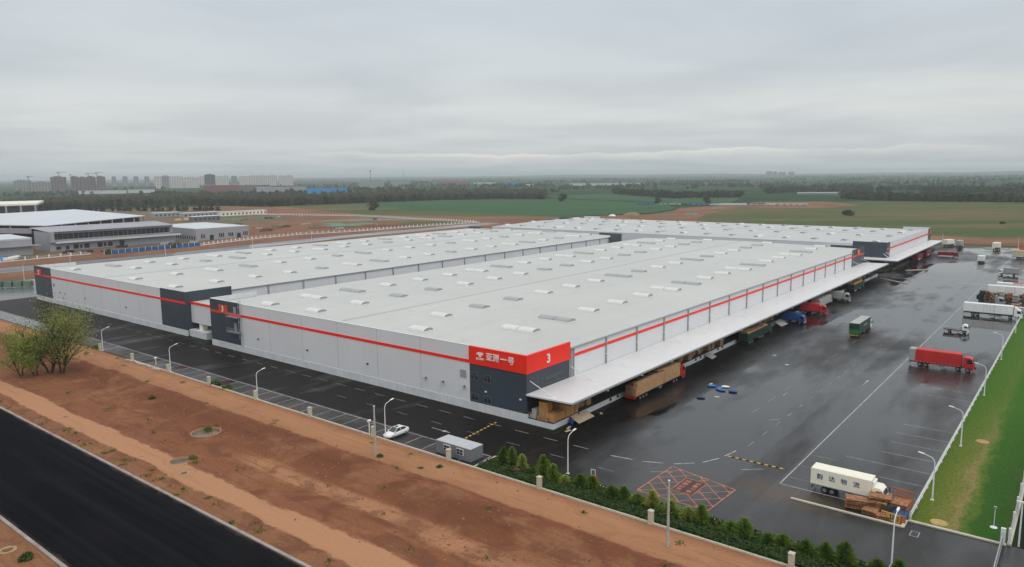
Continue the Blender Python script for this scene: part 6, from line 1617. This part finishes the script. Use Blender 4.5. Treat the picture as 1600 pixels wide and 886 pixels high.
T = [(78, 103, 276.5, 3000, 'tower_brown', 'broad brown tower under construction at the left of the skyline'), (110, 122, 276, 3150, 'tower_brown', 'brown tower just right of the broad brown one'),
     (122, 135, 277, 3200, 'tower_brown', 'second brown tower right of the broad brown one'), (135, 149, 276, 3150, 'tower_brown', 'third brown tower right of the broad brown one'), (150, 164, 276, 3100, 'tower_brown', 'fourth brown tower, at the right end of the brown group'),
     (174, 181, 276, 4600, 'tower_grey', 'first small hazy grey tower right of the brown group'), (191, 199, 276, 4600, 'tower_grey', 'second small hazy grey tower right of the brown group'), (208, 216, 276, 4600, 'tower_grey', 'third small hazy grey tower right of the brown group'), (225, 233, 276, 4600, 'tower_grey', 'fourth small hazy grey tower right of the brown group'),
     (240, 252, 275.5, 3500, 'tower_white', 'first white tower of the pale row'), (252, 266, 275, 3700, 'tower_grey', 'greyish tower behind the first white tower'), (264, 286, 275.5, 3550, 'tower_white', 'wide white slab second in the pale row'), (287, 311, 276, 3550, 'tower_white', 'wide white slab left of the dark tower'),
     (311, 319, 275, 3900, 'tower_white', 'narrow white tower touching the dark tower'), (319, 336, 273, 3600, 'tower_dark', 'single dark tower in the middle of the pale row'), (336, 350, 275, 4300, 'tower_white', 'hazy white tower just right of the dark tower'), (349, 357, 274, 4200, 'tower_white', 'narrow pale tower second right of the dark tower'),
     (361, 370, 275, 4300, 'tower_grey', 'narrow greyish tower third right of the dark tower'), (373, 390, 275, 4200, 'tower_white', 'wide pale tower left of the tall cream slabs'), (388, 402, 274, 4100, 'tower_white', 'first cream slab of the right tower group'), (401, 418, 273.5, 4050, 'tower_white', 'second cream slab of the right tower group'),
     (418, 433, 273.5, 4000, 'tower_white', 'third cream slab of the right tower group'), (435, 445, 274, 4000, 'tower_white', 'narrow cream tower second from the right end'), (445, 458, 273.5, 4000, 'tower_white', 'cream tower at the right end of the group'),
     (20, 48, 281, 3300, 'tower_grey', 'low hazy grey block near the left border'), (48, 78, 283, 3200, 'tower_grey', 'low hazy grey block beside the broad brown tower')]
for a, b, yt, d, mt_, lb in T: tower(a, b, yt, d, mt_, lb)
for i, px in enumerate((44, 92, 110, 138, 152)):
    p = afar(px, 3100); t = thing('tower_crane', f'{ORD[i]} construction crane from the left above the brown towers', 'crane', (p.x, p.y, 0), R([40, 10, 60, -30, 20][i]), 'construction cranes')
    H = [52, 66, 58, 61, 64][i]
    MB().box(-.9, .9, -.9, .9, 0, H).build('mast', 'tower_brown', t); MB().box(-8, 26, -.7, .7, H, H + 1.4).box(-8, -4, -1.2, 1.2, H - 2.5, H).build('jib', 'tower_brown', t)
for i, (px0, px1, d, h, mt_, lb) in enumerate([(478, 541, 1980, 15, 'sheet_blue', 'long bright blue factory hall beyond the wood'), (400, 478, 2300, 14, 'site_wall', 'pale grey factory hall left of the blue hall'), (318, 372, 2600, 20, 'brick_red', 'red brick block in front of the dark tower'), (372, 420, 2650, 19, 'tower_brown', 'brown block right of the red brick block'),
        (120, 196, 2500, 9, 'site_roof', 'white flat shed before the brown towers'), (198, 240, 2550, 9, 'site_roof', 'second white flat shed before the brown towers'), (-8, 9, 1200, 13, 'sheet_blue', 'blue shed at the left border beyond the wood'), (560, 600, 2900, 22, 'tower_grey', 'grey factory blocks right of the blue hall'),
        (610, 640, 3300, 26, 'tower_grey', 'pale factory group farther right of the blue hall'), (690, 730, 3300, 18, 'rust_roof', 'orange roofed hall on the plain'), (740, 775, 3000, 14, 'site_roof', 'pale shed row right of the orange hall'), (790, 812, 3000, 15, 'sheet_blue', 'small blue roofed shed on the plain'),
        (820, 834, 2700, 10, 'site_roof', 'small white shed right of the small blue one'), (890, 1000, 2900, 9, 'site_roof', 'long pale greenhouse strip on the plain'), (1247, 1310, 1640, 3.4, 'grey_paint', 'long pale shed roof among the right tree rows')]):
    p = afar((px0 + px1) / 2, d); w = (bearing(px1) - bearing(px0)).length * d; dd = bearing((px0 + px1) / 2)
    t = thing('factory_hall', lb, 'hall', (p.x, p.y, -1), math.atan2(dd.y, dd.x) - math.pi / 2, 'halls on the plain')
    MB().box(-w / 2, w / 2, -12, 12, 0, h).build('wall', mt_, t)
    MB().box(-w / 2 - .5, w / 2 + .5, -13, 13, h + .02, h + .6).build('roof', 'site_roof' if mt_ != 'sheet_blue' else 'sheet_blue', t)
for i, (px0, px1, yt) in enumerate([(1197, 1206, 267.6), (1207, 1214, 268), (1216, 1228, 268.6), (1232, 1241, 268.2)]):
    tower(px0, px1, yt, 7000, 'tower_grey', f'{ORD[i]} faint tower from the left on the right skyline', group='faint towers on the right skyline', crown=False)
# pylon-like stacks on the plain
for i, (px, d, h) in enumerate([(579, 3200, 62), (631, 5000, 70)]):
    p = afar(px, d); t = thing('mast', ['thin mast with a dark head on the plain behind the blue hall', 'thin needle mast on the horizon right of the blue hall'][i], 'mast', (p.x, p.y, -1))
    MB().tube([(0, 0, 0), (0, 0, h)], [2.0, .8], 8).build('shaft', 'tower_grey', t); MB().cyl((0, 0, h), 3.5 if i == 0 else 1.5, 5, 10).build('head', 'tower_dark', t)

# low hills closing the plain
def ridge(d, h0, h1, name, mat_):
    mb = MB(); n = 160; V_ = []
    for k in range(n + 1):
        px = -900 + 3400 * k / n; hgt = h0 + (h1 - h0) * (.5 + .28 * math.sin(k * .21 + d) + .22 * math.sin(k * .53 + 1.3))
        a = afar(px, d); b = afar(px, d + 1400); c = afar(px, d + 3200)
        V_ += [(a.x, a.y, -2), (b.x, b.y, hgt), (c.x, c.y, -2)]
    mb.add(V_, [(k * 3 + j, k * 3 + j + 1, (k + 1) * 3 + j + 1, (k + 1) * 3 + j) for k in range(n) for j in range(2)])
    setting(name, mb.build(name, mat_, smooth=True))
ridge(11500, 8, 34, 'hills', 'countryside')

# ------------------------------------------------------------------ air
hz = MB().box(-21500, 21500, -21500, 21500, -4.0, 84).build('haze', 'plinth')
hz.data.materials.clear()
hm = bpy.data.materials.new('haze_air'); hm.use_nodes = True; hn = hm.node_tree.nodes; hn.clear()
out = hn.new('ShaderNodeOutputMaterial'); pv = hn.new('ShaderNodeVolumePrincipled')
pv.inputs['Color'].default_value = (.86, .91, .95, 1); pv.inputs['Density'].default_value = .00011; pv.inputs['Anisotropy'].default_value = .2
hm.node_tree.links.new(pv.outputs[0], out.inputs['Volume'])
hz.data.materials.append(hm); tag(hz, 'pale damp air over the plain', 'haze', kind='stuff')

# ------------------------------------------------------------------ sky and light
SUN_EL, SUN_ROT = R(52), R(200)
w = bpy.data.worlds.new('World'); sc.world = w; w.use_nodes = True
N, L = w.node_tree.nodes, w.node_tree.links
bg = N['Background']; bg.inputs['Strength'].default_value = .1
sky = N.new('ShaderNodeTexSky'); sky.sky_type = 'NISHITA'; sky.sun_disc = False; sky.sun_elevation = SUN_EL; sky.sun_rotation = SUN_ROT
sky.dust_density = 4; sky.ozone_density = 1
tc = N.new('ShaderNodeTexCoord'); D_ = tc.outputs['Generated']
sp = N.new('ShaderNodeSeparateXYZ'); L.new(D_, sp.inputs[0]); Z = sp.outputs[2]
Zc = mth(N, L, 'MAXIMUM', Z, .0)
S = 10.0
# overcast deck: grey at the rim, brighter overhead
grad = ramp(N, L, mth(N, L, 'MULTIPLY', Zc, 1.0), [(0, (.50, .55, .575)), (.018, (.545, .58, .60)), (.05, (.625, .66, .67)), (.08, (.67, .695, .695)), (.12, (.59, .632, .662)), (.20, (.62, .672, .712)), (.26, (.655, .705, .745)), (.5, (.85, .88, .92)), (1, (1.05, 1.07, 1.10))])
cx = N.new('ShaderNodeVectorMath'); cx.operation = 'SCALE'; L.new(D_, cx.inputs[0])
L.new(mth(N, L, 'DIVIDE', 1.0, mth(N, L, 'ADD', Zc, .06)), cx.inputs['Scale'])
deck = noise(N, L, mapping(N, L, cx.outputs[0], (1, 1, 0)), .55, 5, .5, .3)
grad = mix(N, L, ramp(N, L, deck, [(.38, 0.0), (.62, .95)]), grad, mix(N, L, 1.0, grad, (1.15, 1.14, 1.115), 'MULTIPLY'))
deck2 = noise(N, L, mapping(N, L, cx.outputs[0], (1, 1, 0)), .23, 4, .5)
grad = mix(N, L, ramp(N, L, deck2, [(.40, .7), (.58, 0.0)]), grad, mix(N, L, 1.0, grad, (.91, .93, .955), 'MULTIPLY'))
# bright bank of cloud low over the horizon with a billowed upper edge
az = noise(N, L, mapping(N, L, D_, (1, 1, 0)), 9.0, 6, .6)
az2 = noise(N, L, mapping(N, L, D_, (1, 1, 0)), 2.2, 2, .5)
edge = mth(N, L, 'ADD', .0165, mth(N, L, 'MULTIPLY', az, .023))
t1 = mth(N, L, 'SUBTRACT', edge, Z)
up = ramp(N, L, mth(N, L, 'MULTIPLY_ADD', t1, 100.0, .5), [(.42, 0.0), (.62, 1.0)])
dn = ramp(N, L, mth(N, L, 'MULTIPLY_ADD', t1, 80.0, 0.0), [(.03, 1.0), (.35, .45), (.95, 0.0)])
dr = N.new('ShaderNodeVectorMath'); dr.operation = 'DOT_PRODUCT'; L.new(D_, dr.inputs[0]); dr.inputs[1].default_value = tuple(r_)
east = ramp(N, L, mth(N, L, 'MULTIPLY_ADD', dr.outputs['Value'], .5, .5), [(.27, .15), (.40, .75), (.5, 1.0), (.70, .9), (.80, .3)])
up = mth(N, L, 'MULTIPLY', up, east)
bank = mth(N, L, 'MULTIPLY', mth(N, L, 'MULTIPLY', up, dn), ramp(N, L, az2, [(.36, .12), (.52, 1.0)]))
grad = mix(N, L, mth(N, L, 'MULTIPLY', bank, .9), grad, (.88, .88, .80))
cl = mix(N, L, 1.0, grad, (S, S, S), 'MULTIPLY')
cl_node = cl.node; cl_node.clamp_result = False
fin = mix(N, L, .93, sky.outputs[0], cl)
L.new(fin, bg.inputs['Color'])

sl = bpy.data.lights.new('sun', 'SUN'); sl.energy = .7; sl.angle = R(25); sl.color = (1, .97, .92)
so = bpy.data.objects.new('sun', sl); COL.objects.link(so)
a = SUN_ROT; sd = Vector((math.sin(a) * math.cos(SUN_EL), math.cos(a) * math.cos(SUN_EL), math.sin(SUN_EL)))
so.rotation_euler = sd.to_track_quat('Z', 'Y').to_euler()

vs_ = sc.view_settings; sc.display_settings.display_device = 'sRGB'
vs_.view_transform = 'Standard'; vs_.look = 'None'; vs_.gamma = 1; vs_.use_curve_mapping = False; vs_.exposure = 0.0
sc.render.engine = 'CYCLES'
c = sc.cycles
c.max_bounces = 6; c.diffuse_bounces = 3; c.glossy_bounces = 3; c.transmission_bounces = 2; c.volume_bounces = 1; c.transparent_max_bounces = 4
c.use_denoising = True
try: c.denoiser = 'OPENIMAGEDENOISE'
except Exception: pass
sc.render.resolution_x, sc.render.resolution_y = 1024, 567
